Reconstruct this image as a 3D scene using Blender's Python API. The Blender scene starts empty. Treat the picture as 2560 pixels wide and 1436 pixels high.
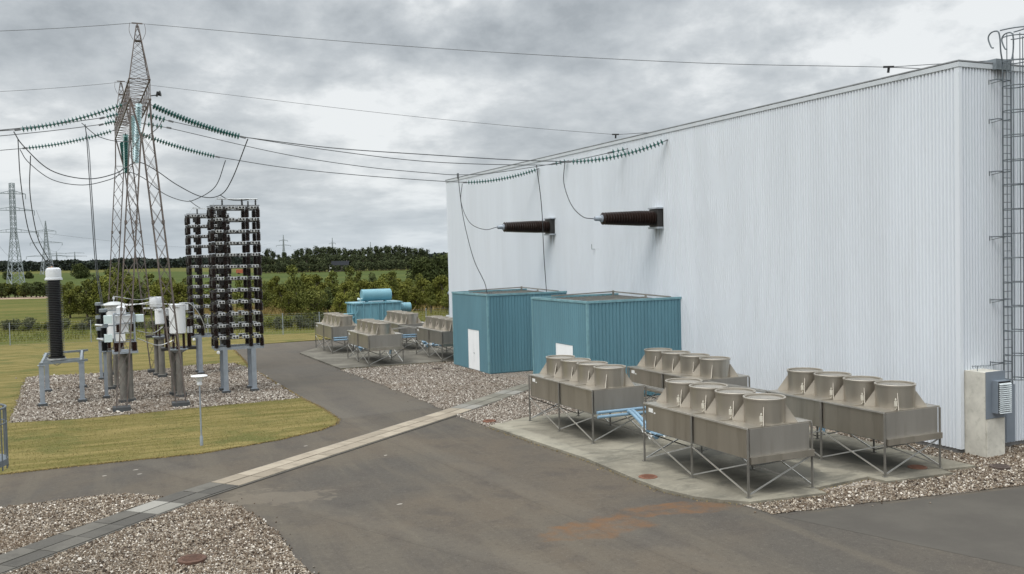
import bpy, math, random
import numpy as np
from mathutils import Vector, Matrix
R = math.radians
random.seed(7); rng = np.random.default_rng(7)
SC = bpy.context.scene
COL = SC.collection
pi = math.pi

# ------------------------------------------------------------------ camera
CX, CY, CH = -24.135, -20.387, 6.5
YAW, PITCH, ROLL, FPX = 0.42233, -0.036378, -0.023807, 2336.5
fw = Vector((math.sin(YAW)*math.cos(PITCH), math.cos(YAW)*math.cos(PITCH), math.sin(PITCH)))
r0 = Vector((math.cos(YAW), -math.sin(YAW), 0)); u0 = r0.cross(fw)
rr = math.cos(ROLL)*r0 + math.sin(ROLL)*u0; uu = -math.sin(ROLL)*r0 + math.cos(ROLL)*u0
cam = bpy.data.objects.new("camera", bpy.data.cameras.new("camera")); COL.objects.link(cam)
m = Matrix((rr, uu, -fw)).transposed().to_4x4(); m.translation = Vector((CX, CY, CH)); cam.matrix_world = m
cam.data.sensor_width = 36; cam.data.lens = 36*FPX/2560; cam.data.clip_end = 20000; cam.data.clip_start = 0.1
SC.camera = cam
SC.view_settings.view_transform = 'Standard'; SC.view_settings.look = 'None'
SC.view_settings.exposure = 0.10; SC.view_settings.gamma = 1

# ------------------------------------------------------------------ node helper
class N:
    def __init__(s, tree): s.t = tree; s.n = tree.nodes; s.l = tree.links
    def add(s, typ, **kw):
        nd = s.n.new(typ); ins = kw.pop('ins', {})
        for k, v in kw.items(): setattr(nd, k, v)
        for k, v in ins.items(): s.put(nd, k, v)
        return nd
    def put(s, nd, k, v):
        sock = nd.inputs[k]
        if isinstance(v, bpy.types.NodeSocket): s.l.new(v, sock)
        elif isinstance(v, bpy.types.Node): s.l.new(v.outputs[0], sock)
        else: sock.default_value = v
    def math(s, op, a, b=0.0, c=None, clamp=False):
        nd = s.add('ShaderNodeMath', operation=op, use_clamp=clamp); s.put(nd, 0, a); s.put(nd, 1, b)
        if c is not None: s.put(nd, 2, c)
        return nd.outputs[0]
    def ramp(s, fac, stops, interp='LINEAR'):
        nd = s.add('ShaderNodeValToRGB'); s.put(nd, 0, fac); cr = nd.color_ramp; cr.interpolation = interp
        while len(cr.elements) < len(stops): cr.elements.new(0.5)
        for e, (p, c) in zip(cr.elements, stops):
            e.position = p; e.color = (*c, 1) if len(c) == 3 else c
        return nd.outputs[0]
    def noise(s, vec, scale, detail=4, rough=0.55, dist=0.0):
        nd = s.add('ShaderNodeTexNoise', ins={'Scale': scale, 'Detail': detail, 'Roughness': rough, 'Distortion': dist})
        if vec is not None: s.put(nd, 'Vector', vec)
        return nd.outputs[0]
    def mapping(s, vec, loc=(0,0,0), rot=(0,0,0), scale=(1,1,1)):
        nd = s.add('ShaderNodeMapping'); s.put(nd, 0, vec); nd.inputs[1].default_value = loc
        nd.inputs[2].default_value = rot; nd.inputs[3].default_value = scale
        return nd.outputs[0]
    def mix(s, fac, a, b, blend='MIX'):
        nd = s.add('ShaderNodeMix', data_type='RGBA', blend_type=blend); s.put(nd, 0, fac)
        for k, v in ((6, a), (7, b)):
            s.put(nd, k, (*v, 1) if isinstance(v, tuple) and len(v) == 3 else v)
        return nd.outputs[2]
    def step(s, v, a, b):
        nd = s.add('ShaderNodeMapRange', interpolation_type='SMOOTHSTEP'); s.put(nd, 0, v)
        nd.inputs[1].default_value = a; nd.inputs[2].default_value = b
        return nd.outputs[0]

# ------------------------------------------------------------------ world: overcast sky
SUN_AZ = (-0.80, -0.45); SUN_EL = R(52)
rot = math.atan2(SUN_AZ[0], SUN_AZ[1])
W = bpy.data.worlds.new("World"); SC.world = W; W.use_nodes = True
w = N(W.node_tree); w.n.clear()
sky = w.add('ShaderNodeTexSky', sky_type='NISHITA'); sky.sun_disc = False; sky.sun_elevation = SUN_EL; sky.sun_rotation = rot
tc = w.add('ShaderNodeTexCoord').outputs['Generated']
sep = w.add('ShaderNodeSeparateXYZ', ins={0: tc})
zc = w.math('MAXIMUM', sep.outputs[2], 0.0)
zl = w.math('MULTIPLY', w.math('LOGARITHM', w.math('ADD', zc, 0.07), 2.718282), 0.50)
cv = w.add('ShaderNodeCombineXYZ', ins={0: sep.outputs[0], 1: sep.outputs[1], 2: zl}).outputs[0]
cv = w.mapping(cv, loc=(0.35, 0.1, 0.0))
big = w.noise(cv, 2.6, 3, 0.5, 0.0)
mid = w.noise(cv, 6.0, 9, 0.56, 0.12)
fin = w.noise(cv, 20.0, 8, 0.6, 0.1)
cl = w.math('ADD', w.math('MULTIPLY', big, 0.24), w.math('ADD', w.math('MULTIPLY', mid, 0.60), w.math('MULTIPLY', fin, 0.19)))
def cloud_bank(vec, rad, amp):
    """a darker (amp < 0) or brighter bank of cloud in one direction of the sky"""
    global cl
    dv = w.add('ShaderNodeVectorMath', operation='SUBTRACT', ins={0: tc, 1: vec}).outputs[0]
    dl = w.add('ShaderNodeVectorMath', operation='LENGTH', ins={0: w.mapping(dv, scale=(1, 1, 2.6))}).outputs['Value']
    dl = w.math('ADD', dl, w.math('MULTIPLY', w.math('SUBTRACT', mid, 0.5), 0.35))
    cl = w.math('ADD', cl, w.math('MULTIPLY', w.step(dl, rad, rad*0.25), amp))
cloud_bank((0.04, 0.96, 0.215), 0.34, -0.045); cloud_bank((0.58, 0.77, 0.265), 0.34, -0.070)
cloud_bank((0.63, 0.755, 0.185), 0.24, 0.055); cloud_bank((0.30, 0.94, 0.14), 0.22, 0.05); cloud_bank((-0.10, 0.985, 0.12), 0.22, 0.05); cloud_bank((0.86, 0.45, 0.25), 0.25, 0.0)
ccol = w.ramp(cl, [(0.38, (0.365, 0.398, 0.425)), (0.45, (0.470, 0.505, 0.532)), (0.515, (0.585, 0.618, 0.640)), (0.59, (0.80, 0.825, 0.835))])
# the overcast is brighter overhead (well above the frame)
zen = w.math('ADD', 1.0, w.math('MULTIPLY', w.step(sep.outputs[2], 0.30, 0.80), 2.2))
ccol = w.mix(1.0, ccol, w.add('ShaderNodeCombineXYZ', ins={0: zen, 1: zen, 2: zen}).outputs[0], 'MULTIPLY')
hz = w.step(sep.outputs[2], 0.10, 0.0)
ccol = w.mix(w.math('MULTIPLY', hz, 0.50), ccol, (0.53, 0.61, 0.68))
c10 = w.mix(1.0, ccol, (10.0, 10.0, 10.0), 'MULTIPLY')
skyc = w.mix(0.96, sky.outputs[0], c10)
bg = w.add('ShaderNodeBackground', ins={0: skyc, 1: 0.1}); wo = w.add('ShaderNodeOutputWorld', ins={0: bg.outputs[0]})
sun = bpy.data.objects.new("sun", bpy.data.lights.new("sun", 'SUN')); COL.objects.link(sun)
sun.data.energy = 1.5; sun.data.angle = R(32); sun.data.color = (1, 0.965, 0.91)
sd = Vector((SUN_AZ[0], SUN_AZ[1], 0)).normalized()*math.cos(SUN_EL) + Vector((0, 0, math.sin(SUN_EL)))
sun.rotation_euler = sd.to_track_quat('Z', 'Y').to_euler(); sun.location = (-20, -10, 40)

# ------------------------------------------------------------------ materials
MATS = {}
def new_mat(name):
    mt = bpy.data.materials.new(name); mt.use_nodes = True; n = N(mt.node_tree); n.n.clear()
    b = n.add('ShaderNodeBsdfPrincipled'); n.add('ShaderNodeOutputMaterial', ins={0: b.outputs[0]})
    MATS[name] = mt
    return mt, n, b
def simple(name, col, rough=0.55, metal=0.0, var=0.18, scale=2.5, dirt=None, dirt_amt=0.35, bump=0.0, streak=False, spec=0.5, attr=0.0):
    mt, n, b = new_mat(name)
    co = n.add('ShaderNodeTexCoord').outputs['Object']
    vec = n.mapping(co, scale=(1, 1, 0.12)) if streak else co
    nz = n.noise(vec, scale, 6, 0.6)
    c = n.mix(n.step(nz, 0.3, 0.7), tuple(x*(1-var) for x in col), tuple(min(1, x*(1+var)) for x in col))
    if dirt:
        dn = n.noise(vec, scale*2.7, 5, 0.65)
        c = n.mix(n.math('MULTIPLY', n.step(dn, 0.5, 0.72), dirt_amt), c, dirt)
    if attr:
        at = n.add('ShaderNodeAttribute', attribute_name='rnd').outputs['Fac']
        f = n.math('ADD', 1-attr, n.math('MULTIPLY', at, 2*attr))
        c = n.mix(1.0, c, n.add('ShaderNodeCombineXYZ', ins={0: f, 1: f, 2: f}).outputs[0], 'MULTIPLY')
    n.put(b, 'Base Color', c); b.inputs['Metallic'].default_value = metal; b.inputs['Specular IOR Level'].default_value = spec
    n.put(b, 'Roughness', n.math('ADD', rough-0.08, n.math('MULTIPLY', nz, 0.16)))
    if bump:
        bn = n.add('ShaderNodeBump', ins={'Strength': bump, 'Distance': 0.02, 'Height': n.noise(co, scale*8, 5)})
        n.put(b, 'Normal', bn.outputs[0])
    return mt
def ground(name, build):
    mt, n, b = new_mat(name)
    pos = n.add('ShaderNodeNewGeometry').outputs['Position']
    b.inputs['Roughness'].default_value = 0.95; b.inputs['Specular IOR Level'].default_value = 0.06 if name in ('lawn', 'meadow', 'crop') else 0.08
    build(n, b, pos)
    return mt
def bumpy(n, b, h, strength, dist):
    n.put(b, 'Normal', n.add('ShaderNodeBump', ins={'Strength': strength, 'Distance': dist, 'Height': h}).outputs[0])
def ellipse(n, pos, cx, cy, rx, ry, ang, wob=0.5, scale=1.2):
    """soft noisy patch mask"""
    v = n.mapping(n.mapping(pos, loc=(-cx, -cy, 0)), rot=(0, 0, -ang))
    v = n.mapping(v, scale=(1/rx, 1/ry, 0))
    d = n.add('ShaderNodeVectorMath', operation='LENGTH', ins={0: v}).outputs['Value']
    d = n.math('ADD', d, n.math('MULTIPLY', n.math('SUBTRACT', n.noise(pos, scale, 5, 0.65), 0.5), wob*2))
    return n.step(d, 1.05, 0.75)
def asphalt_b(n, b, pos):
    big = n.noise(pos, 0.16, 5, 0.6, 0.4); mid = n.noise(pos, 0.9, 6, 0.65)
    trk = n.noise(n.mapping(pos, rot=(0, 0, R(-12)), scale=(0.55, 0.045, 1)), 1.6, 5, 0.6)
    c = n.mix(n.step(big, 0.35, 0.65), (0.082, 0.074, 0.064), (0.106, 0.088, 0.068))
    c = n.mix(n.math('MULTIPLY', n.step(mid, 0.45, 0.7), 0.6), c, (0.066, 0.058, 0.052))
    c = n.mix(n.math('MULTIPLY', n.step(trk, 0.47, 0.62), 0.50), c, (0.118, 0.102, 0.080))
    sp = n.noise(pos, 21, 4, 0.75); s2 = n.noise(pos, 60, 2, 0.7)
    c = n.mix(n.math('MULTIPLY', n.step(sp, 0.55, 0.72), 0.55), c, (0.175, 0.158, 0.132))
    c = n.mix(n.math('MULTIPLY', n.step(s2, 0.62, 0.72), 0.45), c, (0.26, 0.24, 0.21))
    c = n.mix(n.math('MULTIPLY', n.step(sp, 0.42, 0.30), 0.45), c, (0.040, 0.038, 0.036))
    def line(x1, y1, x2, y2, wd):
        L = math.hypot(x2-x1, y2-y1); nx, ny = -(y2-y1)/L, (x2-x1)/L
        dt = n.add('ShaderNodeVectorMath', operation='DOT_PRODUCT', ins={0: pos, 1: (nx, ny, 0)}).outputs['Value']
        return n.math('ADD', n.math('SUBTRACT', dt, nx*x1+ny*y1), n.math('MULTIPLY', n.math('SUBTRACT', n.noise(pos, 2.5, 4, 0.6), .5), .10))
    far = n.step(line(-15.4, 16.6, -10.9, 17.3, 0), -.02, .02)
    c = n.mix(n.math('MULTIPLY', far, 0.30), c, (0.125, 0.115, 0.102))
    for x1, y1, x2, y2 in ((-18.42, 1.2, -17.0, -2.0), (-14.6, 9.0, -13.9, 2.0)):
        d = line(x1, y1, x2, y2, 0)
        c = n.mix(n.math('MULTIPLY', n.step(n.math('ABSOLUTE', d), .03, .006), 0.22), c, (0.045, 0.041, 0.037))
        c = n.mix(n.math('MULTIPLY', n.step(n.math('ABSOLUTE', n.math('SUBTRACT', d, .5)), .5, .2), 0.16), c, (0.16, 0.142, 0.115))
    gm = n.noise(pos, 7.0, 5, 0.75)
    c = n.mix(n.math('MULTIPLY', n.step(gm, 0.54, 0.70), 0.34), c, (0.165, 0.148, 0.124))
    c = n.mix(n.math('MULTIPLY', n.step(gm, 0.46, 0.32), 0.40), c, (0.050, 0.045, 0.040))
    # rust-coloured stain by the pad corner, pale worn patch by the slab path
    ru = n.math('MAXIMUM', ellipse(n, pos, -13.5, -1.35, 1.55, 0.75, R(-8), 1.0, 0.75), ellipse(n, pos, -11.2, -0.85, 1.75, 0.55, R(-14), 1.0, 0.75))
    c = n.mix(n.math('MULTIPLY', ru, n.math('MULTIPLY', n.step(n.noise(pos, 1.6, 5, 0.65), 0.28, 0.74), 0.72)), c, (0.165, 0.084, 0.038))
    pal = ellipse(n, pos, -19.9, 5.4, 1.6, 0.8, R(-20), 1.6, 1.6)
    c = n.mix(n.math('MULTIPLY', pal, 0.45), c, (0.165, 0.140, 0.110))
    for (sx, sy, ang) in ((-24.0, 10.6, 0.3), (-23.1, 11.0, 0.2), (-23.0, 10.3, 0.1), (-17.6, 11.9, 0.4), (-15.6, 9.0, 0.9), (-17.0, 3.0, 0.2)):
        c = n.mix(n.math('MULTIPLY', ellipse(n, pos, sx, sy, 0.085, 0.05, ang, 0.9, 9.0), 0.75), c, (0.36, 0.33, 0.29))
    n.put(b, 'Base Color', c)
    bumpy(n, b, n.math('ADD', sp, n.math('MULTIPLY', mid, 0.5)), 0.35, 0.012)
ground('asphalt', asphalt_b)
def tar_b(n, b, pos):
    mid = n.noise(pos, 0.6, 6, 0.6); sp = n.noise(pos, 30, 3, 0.7)
    c = n.mix(n.step(mid, 0.35, 0.7), (0.080, 0.073, 0.064), (0.096, 0.088, 0.076))
    c = n.mix(n.math('MULTIPLY', n.step(sp, 0.6, 0.75), 0.35), c, (0.15, 0.14, 0.125))
    n.put(b, 'Base Color', c); bumpy(n, b, sp, 0.25, 0.01)
ground('asphalt_newer', tar_b)
def gravel_mk(tint, sc):
    def f(n, b, pos):
        vo = n.add('ShaderNodeTexVoronoi', ins={'Vector': pos, 'Scale': sc}); cc = n.add('ShaderNodeSeparateColor', ins={0: vo.outputs['Color']})
        c = n.ramp(cc.outputs[0], [(0.0, (0.13*tint[0], 0.10*tint[1], 0.085*tint[2])), (0.25, (0.235*tint[0], 0.20*tint[1], 0.17*tint[2])), (0.55, (0.36*tint[0], 0.32*tint[1], 0.28*tint[2])), (0.85, (0.46*tint[0], 0.42*tint[1], 0.38*tint[2])), (1.0, (0.58, 0.55, 0.51))])
        c = n.mix(n.math('MULTIPLY', n.step(vo.outputs['Distance'], 0.35, 0.75), 0.75), c, (0.05, 0.043, 0.036))
        pt = n.noise(pos, 0.35, 5, 0.6)
        c = n.mix(n.math('MULTIPLY', n.step(pt, 0.50, 0.70), 0.38), c, (0.17, 0.125, 0.085))
        n.put(b, 'Base Color', c)
        bumpy(n, b, n.math('SUBTRACT', 1.0, vo.outputs['Distance']), 0.9, 0.03)
    return f
ground('gravel_grey', gravel_mk((0.98, 0.95, 0.90), 17.0))
ground('gravel_tan', gravel_mk((0.92, 0.84, 0.73), 19.0))
def lawn_b(n, b, pos):
    a = n.noise(n.mapping(pos, rot=(0, 0, R(20)), scale=(0.16, 1.3, 1)), 1.5, 7, 0.7); p2 = n.noise(pos, 0.45, 5, 0.6); f = n.noise(pos, 16, 4, 0.7)
    c = n.mix(n.step(a, 0.35, 0.68), (0.102, 0.094, 0.026), (0.228, 0.180, 0.072))
    c = n.mix(n.math('MULTIPLY', n.step(p2, 0.48, 0.68), 0.85), c, (0.088, 0.096, 0.030))
    c = n.mix(n.math('MULTIPLY', n.step(f, 0.45, 0.72), 0.4), c, (0.245, 0.200, 0.100))
    c = n.mix(n.math('MULTIPLY', n.step(f, 0.48, 0.28), 0.40), c, (0.075, 0.065, 0.018))
    n.put(b, 'Base Color', c); bumpy(n, b, f, 0.6, 0.05)
ground('lawn', lawn_b)
def field_b(n, b, pos):
    a = n.noise(n.mapping(pos, scale=(0.03, 0.10, 1)), 1.0, 6, 0.6, 0.3); f = n.noise(pos, 1.1, 5, 0.7)
    c = n.mix(n.step(a, 0.35, 0.68), (0.066, 0.080, 0.018), (0.122, 0.110, 0.034))
    c = n.mix(n.math('MULTIPLY', n.step(f, 0.45, 0.7), 0.45), c, (0.165, 0.138, 0.045))
    c = n.mix(n.math('MULTIPLY', n.step(f, 0.45, 0.3), 0.4), c, (0.06, 0.082, 0.02))
    n.put(b, 'Base Color', c); bumpy(n, b, f, 0.5, 0.15)
ground('meadow', field_b)
def crop_b(n, b, pos):
    a = n.noise(n.mapping(pos, rot=(0, 0, R(-25)), scale=(0.004, 0.03, 1)), 1.0, 5, 0.6); f = n.noise(pos, 0.5, 5, 0.7)
    c = n.mix(n.step(a, 0.35, 0.68), (0.047, 0.066, 0.016), (0.070, 0.086, 0.022))
    c = n.mix(n.math('MULTIPLY', n.step(f, 0.5, 0.7), 0.3), c, (0.095, 0.112, 0.032))
    n.put(b, 'Base Color', c)
ground('crop', crop_b)
def pad_b(n, b, pos):
    a = n.noise(pos, 0.55, 6, 0.62, 0.5); f = n.noise(pos, 9, 5, 0.65); sm = n.noise(n.mapping(pos, rot=(0, 0, R(20)), scale=(0.5, 1.6, 1)), 1.2, 6, 0.7, 0.6)
    c = n.mix(n.step(a, 0.32, 0.7), (0.180, 0.165, 0.132), (0.285, 0.262, 0.208))
    c = n.mix(n.math('MULTIPLY', n.step(sm, 0.48, 0.66), 0.7), c, (0.120, 0.114, 0.094))
    c = n.mix(n.math('MULTIPLY', n.step(f, 0.55, 0.75), 0.35), c, (0.42, 0.40, 0.34))
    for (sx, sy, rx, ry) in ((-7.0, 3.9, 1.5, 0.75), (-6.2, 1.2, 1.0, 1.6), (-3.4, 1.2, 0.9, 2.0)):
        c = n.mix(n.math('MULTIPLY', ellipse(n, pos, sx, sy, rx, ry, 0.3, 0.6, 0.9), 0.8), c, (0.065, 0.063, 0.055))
    for (sx, sy, rx, ry) in ((-7.2, 1.8, 2.0, 3.6), (-3.6, 1.6, 1.6, 3.4), (-7.6, 8.6, 1.4, 3.0)):  # damp stains, widened to paint deeper shade under the coolers into the concrete
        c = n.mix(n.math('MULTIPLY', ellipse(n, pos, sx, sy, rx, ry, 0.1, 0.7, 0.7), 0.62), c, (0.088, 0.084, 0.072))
    c = n.mix(n.math('MULTIPLY', ellipse(n, pos, -10.3, 8.0, 0.45, 3.5, 0.02, 0.8, 1.5), 0.25), c, (0.42, 0.395, 0.32))
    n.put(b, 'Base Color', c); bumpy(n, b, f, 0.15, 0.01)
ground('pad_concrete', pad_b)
def padr_b(n, b, pos):
    a = n.noise(pos, 0.5, 6, 0.65, 0.5); f = n.noise(pos, 7, 5, 0.65)
    c = n.mix(n.step(a, 0.32, 0.7), (0.115, 0.106, 0.090), (0.200, 0.186, 0.155)); c = n.mix(n.math('MULTIPLY', n.step(f, 0.55, 0.75), 0.3), c, (0.27, 0.25, 0.21))
    n.put(b, 'Base Color', c); bumpy(n, b, f, 0.15, 0.01)
ground('pad_concrete_old', padr_b)
def slab(name, c1, c2):
    def f(n, b, pos):
        at = n.add('ShaderNodeAttribute', attribute_name='rnd').outputs['Fac']
        a = n.noise(pos, 1.6, 6, 0.65); g = n.noise(pos, 22, 4, 0.7)
        c = n.mix(at, c1, c2); c = n.mix(n.math('MULTIPLY', n.step(a, 0.45, 0.7), 0.4), c, tuple(x*0.62 for x in c1))
        c = n.mix(n.math('MULTIPLY', n.step(g, 0.55, 0.7), 0.25), c, tuple(min(1, x*1.35) for x in c2))
        n.put(b, 'Base Color', c); bumpy(n, b, g, 0.25, 0.01)
    ground(name, f)
slab('slab_light', (0.235, 0.200, 0.155), (0.35, 0.302, 0.238)); slab('slab_dark', (0.085, 0.08, 0.072), (0.135, 0.126, 0.11)); slab('slab_white', (0.215, 0.205, 0.182), (0.275, 0.262, 0.235))
def stone_b(n, b, pos):
    at = n.add('ShaderNodeAttribute', attribute_name='rnd').outputs['Fac']
    c = n.ramp(at, [(0.0, (0.040, 0.032, 0.026)), (0.25, (0.105, 0.078, 0.056)), (0.5, (0.195, 0.152, 0.112)), (0.68, (0.190, 0.168, 0.143)), (0.86, (0.36, 0.305, 0.235)), (1.0, (0.72, 0.67, 0.60))])
    pt = n.noise(pos, 0.4, 5, 0.6)
    c = n.mix(n.math('MULTIPLY', n.step(pt, 0.5, 0.7), 0.35), c, (0.17, 0.12, 0.08))
    n.put(b, 'Base Color', c); b.inputs['Roughness'].default_value = 0.8
ground('stone', stone_b)
def stone_g(n, b, pos):
    at = n.add('ShaderNodeAttribute', attribute_name='rnd').outputs['Fac']
    c = n.ramp(at, [(0.0, (0.05, 0.040, 0.033)), (0.2, (0.145, 0.116, 0.092)), (0.5, (0.245, 0.208, 0.172)), (0.8, (0.33, 0.292, 0.25)), (1.0, (0.62, 0.58, 0.52))])
    c = n.mix(n.math('MULTIPLY', n.step(n.noise(pos, 0.3, 5, 0.6), 0.50, 0.68), 0.40), c, (0.15, 0.108, 0.072))
    n.put(b, 'Base Color', c); b.inputs['Roughness'].default_value = 0.8
ground('stone_grey', stone_g)
def leaf(name, stops, hue=0.25, trans=0.15):
    mt, n, b = new_mat(name)
    at = n.add('ShaderNodeAttribute', attribute_name='rnd').outputs['Fac']; oi = n.add('ShaderNodeObjectInfo').outputs['Random']
    pos = n.add('ShaderNodeNewGeometry').outputs['Position']
    f = n.math('ADD', n.math('MULTIPLY', at, 0.55), n.math('MULTIPLY', n.noise(pos, 0.5, 3, 0.6), 0.5))
    c = n.ramp(f, stops)
    k = n.math('ADD', 1-hue, n.math('MULTIPLY', oi, 2*hue))
    c = n.mix(1.0, c, n.add('ShaderNodeCombineXYZ', ins={0: k, 1: k, 2: k}).outputs[0], 'MULTIPLY')
    n.put(b, 'Base Color', c); b.inputs['Roughness'].default_value = 0.7; b.inputs['Specular IOR Level'].default_value = 0.08
    return mt
leaf('leaf_olive', [(0.2, (0.050, 0.062, 0.013)), (0.5, (0.108, 0.122, 0.028)), (0.8, (0.185, 0.185, 0.050))])
leaf('leaf_yellow', [(0.2, (0.058, 0.068, 0.012)), (0.5, (0.125, 0.132, 0.026)), (0.8, (0.21, 0.20, 0.050))])
leaf('leaf_dark', [(0.2, (0.026, 0.034, 0.012)), (0.5, (0.052, 0.066, 0.022)), (0.8, (0.092, 0.104, 0.034))])
leaf('leaf_wood', [(0.2, (0.024, 0.031, 0.017)), (0.5, (0.048, 0.060, 0.028)), (0.8, (0.090, 0.102, 0.046))], 0.3)
leaf('leaf_grey', [(0.2, (0.045, 0.055, 0.030)), (0.5, (0.085, 0.095, 0.050)), (0.8, (0.14, 0.14, 0.08))])
leaf('dry_grass', [(0.2, (0.13, 0.10, 0.035)), (0.5, (0.24, 0.17, 0.065)), (0.8, (0.33, 0.25, 0.11))], 0.0)
leaf('grass_blade', [(0.2, (0.11, 0.108, 0.034)), (0.5, (0.20, 0.168, 0.068)), (0.8, (0.31, 0.255, 0.135))], 0.0)
leaf('flat_forest', [(0.2, (0.014, 0.019, 0.017)), (0.5, (0.026, 0.034, 0.028)), (0.8, (0.045, 0.056, 0.040))], 0.0)
simple('switch_cream', (0.55, 0.52, 0.44), 0.5); simple('bark', (0.10, 0.08, 0.06), 0.9)
simple('cladding', (0.665, 0.70, 0.74), 0.40, 0.0, 0.03, 0.7, (0.54, 0.55, 0.55), 0.12, streak=True, attr=0.018, spec=0.6)
def add_streaks(name, spots):
    mt = MATS[name]; n = N(mt.node_tree); b = [x for x in n.n if x.type == 'BSDF_PRINCIPLED'][0]; src = b.inputs['Base Color'].links[0].from_socket
    co = n.add('ShaderNodeTexCoord').outputs['Object']; sp = n.add('ShaderNodeSeparateXYZ', ins={0: co}); st = n.noise(n.mapping(co, scale=(9, 9, 0.5)), 1.0, 4, 0.7); c = src
    for ax, a, hw, z1, z0, col, amt in spots:
        d = n.math('ABSOLUTE', n.math('SUBTRACT', sp.outputs[ax], a)); m_ = n.math('MULTIPLY', n.step(d, hw, hw*.6), n.math('MULTIPLY', n.step(sp.outputs[2], z0, z1), n.math('LESS_THAN', sp.outputs[2], z1+.02)))
        c = n.mix(n.math('MULTIPLY', n.math('MULTIPLY', m_, n.step(st, .42, .62)), amt), c, col)
    n.put(b, 'Base Color', c)
add_streaks('cladding', [(1, 16.39, .42, 7.45, 6.5, (.23, .19, .17), .75), (1, 27.38, .42, 7.45, 6.6, (.23, .19, .17), .7), (0, 1.6, .5, 11.8, 11.3, (.27, .24, .22), .6), (1, 15.56, .2, 11.35, 10.6, (.40, .41, .41), .6), (1, 28.93, .2, 11.3, 10.6, (.40, .41, .41), .6)])
simple('flashing', (0.42, 0.45, 0.48), 0.4, 0.3, 0.08); simple('flashing_dark', (0.26, 0.27, 0.28), 0.5)
simple('roof_trim_grey', (0.56, 0.59, 0.615), 0.4, 0.1, 0.05); simple('plinth', (0.16, 0.155, 0.15), 0.85); simple('roof_felt', (0.13, 0.13, 0.13), 0.9)
simple('teal', (0.108, 0.230, 0.280), 0.40, 0.0, 0.08, 0.8, (0.06, 0.13, 0.16), 0.2, streak=True, attr=0.04)
simple('teal_trim', (0.17, 0.32, 0.36), 0.4); simple('white_door', (0.87, 0.885, 0.89), 0.4, var=0.03)
simple('stainless', (0.455, 0.418, 0.36), 0.36, 0.88, 0.08, 1.3, (0.25, 0.215, 0.165), 0.35, streak=True)
simple('gusset_steel', (0.41, 0.375, 0.32), 0.5, 0.45, 0.08, 2.0); simple('end_steel', (0.285, 0.268, 0.240), 0.45, 0.5, 0.08, 1.6, (0.20, 0.18, 0.15), 0.3, streak=True); simple('brace_steel', (0.36, 0.36, 0.345), 0.45, 0.5, 0.1); simple('stainless_dull', (0.34, 0.315, 0.275), 0.5, 0.6, 0.12, 2.0); simple('stainless_bright', (0.62, 0.60, 0.56), 0.32, 0.75, 0.08)
simple('galvanised', (0.30, 0.335, 0.375), 0.5, 0.35, 0.10, 3.0, (0.28, 0.29, 0.30), 0.3)
simple('rail_steel', (0.13, 0.15, 0.165), 0.5, 0.3); simple('galv_dark', (0.24, 0.27, 0.29), 0.5, 0.4, 0.12)
simple('post_steel', (0.185, 0.175, 0.155), 0.6, 0.3, 0.15, 2.0)
simple('rusty_steel', (0.145, 0.125, 0.115), 0.75, 0.2, 0.3, 2.0, (0.17, 0.085, 0.05), 0.5)
simple('porcelain', (0.034, 0.016, 0.012), 0.22, 0, 0.15); simple('porcelain_bushing', (0.022, 0.012, 0.009), 0.35); simple('porcelain_dark', (0.022, 0.012, 0.010), 0.28); simple('porcelain_black', (0.009, 0.009, 0.010), 0.4)
simple('shed_rim', (0.13, 0.133, 0.138), 0.35)
simple('glass_green', (0.030, 0.135, 0.120), 0.12, 0, 0.2, spec=0.8); simple('glass_pale', (0.42, 0.57, 0.60), 0.12, 0, 0.1, spec=0.8)
simple('cable', (0.07, 0.075, 0.08), 0.55, 0.4); simple('alu', (0.52, 0.53, 0.53), 0.4, 0.6); simple('wire_thin', (0.10, 0.105, 0.11), 0.6)
simple('fitting', (0.16, 0.165, 0.17), 0.5, 0.5)
simple('white_paint', (0.74, 0.755, 0.765), 0.42, 0, 0.05, 1.5, (0.5, 0.48, 0.44), 0.25, streak=True)
simple('white_grey', (0.62, 0.64, 0.66), 0.45, 0, 0.05, 1.5, (0.45, 0.44, 0.42), 0.25, streak=True)
simple('hat_grey', (0.46, 0.47, 0.46), 0.5); simple('pale_cyan', (0.60, 0.70, 0.70), 0.4, 0, 0.05); simple('cap_rust', (0.45, 0.30, 0.20), 0.7)
simple('dark_frame', (0.045, 0.042, 0.040), 0.5, 0.3); simple('can_white', (0.54, 0.55, 0.55), 0.4, 0, 0.05); simple('black', (0.012, 0.012, 0.013), 0.5)
simple('pipe_blue', (0.20, 0.315, 0.415), 0.38, 0, 0.06); simple('transformer_blue', (0.15, 0.315, 0.375), 0.42, 0, 0.08, 1.2, (0.07, 0.2, 0.27), 0.3, streak=True)
simple('rust_iron', (0.155, 0.066, 0.038), 0.85, 0, 0.2, 6, (0.10, 0.05, 0.03), 0.6, bump=0.3); simple('rust_brown', (0.092, 0.048, 0.032), 0.9, 0, 0.2, 6, (0.06, 0.035, 0.025), 0.6, bump=0.3); simple('dark_iron', (0.075, 0.055, 0.045), 0.85, 0, 0.2)
simple('footing', (0.062, 0.066, 0.068), 0.85, 0, 0.2); simple('pylon_grey', (0.30, 0.33, 0.35), 0.7, 0.2)
simple('pillar_concrete', (0.52, 0.50, 0.44), 0.85, 0, 0.12, 1.8, (0.33, 0.32, 0.27), 0.5, bump=0.15)
simple('panel_grey', (0.19, 0.22, 0.255), 0.5, 0.1, 0.05); simple('louvre', (0.50, 0.54, 0.55), 0.45)
simple('fence_wire', (0.30, 0.32, 0.32), 0.5, 0.5); simple('brick', (0.10, 0.085, 0.075), 0.8); simple('slate', (0.028, 0.030, 0.034), 0.95, spec=0.05)
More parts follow.
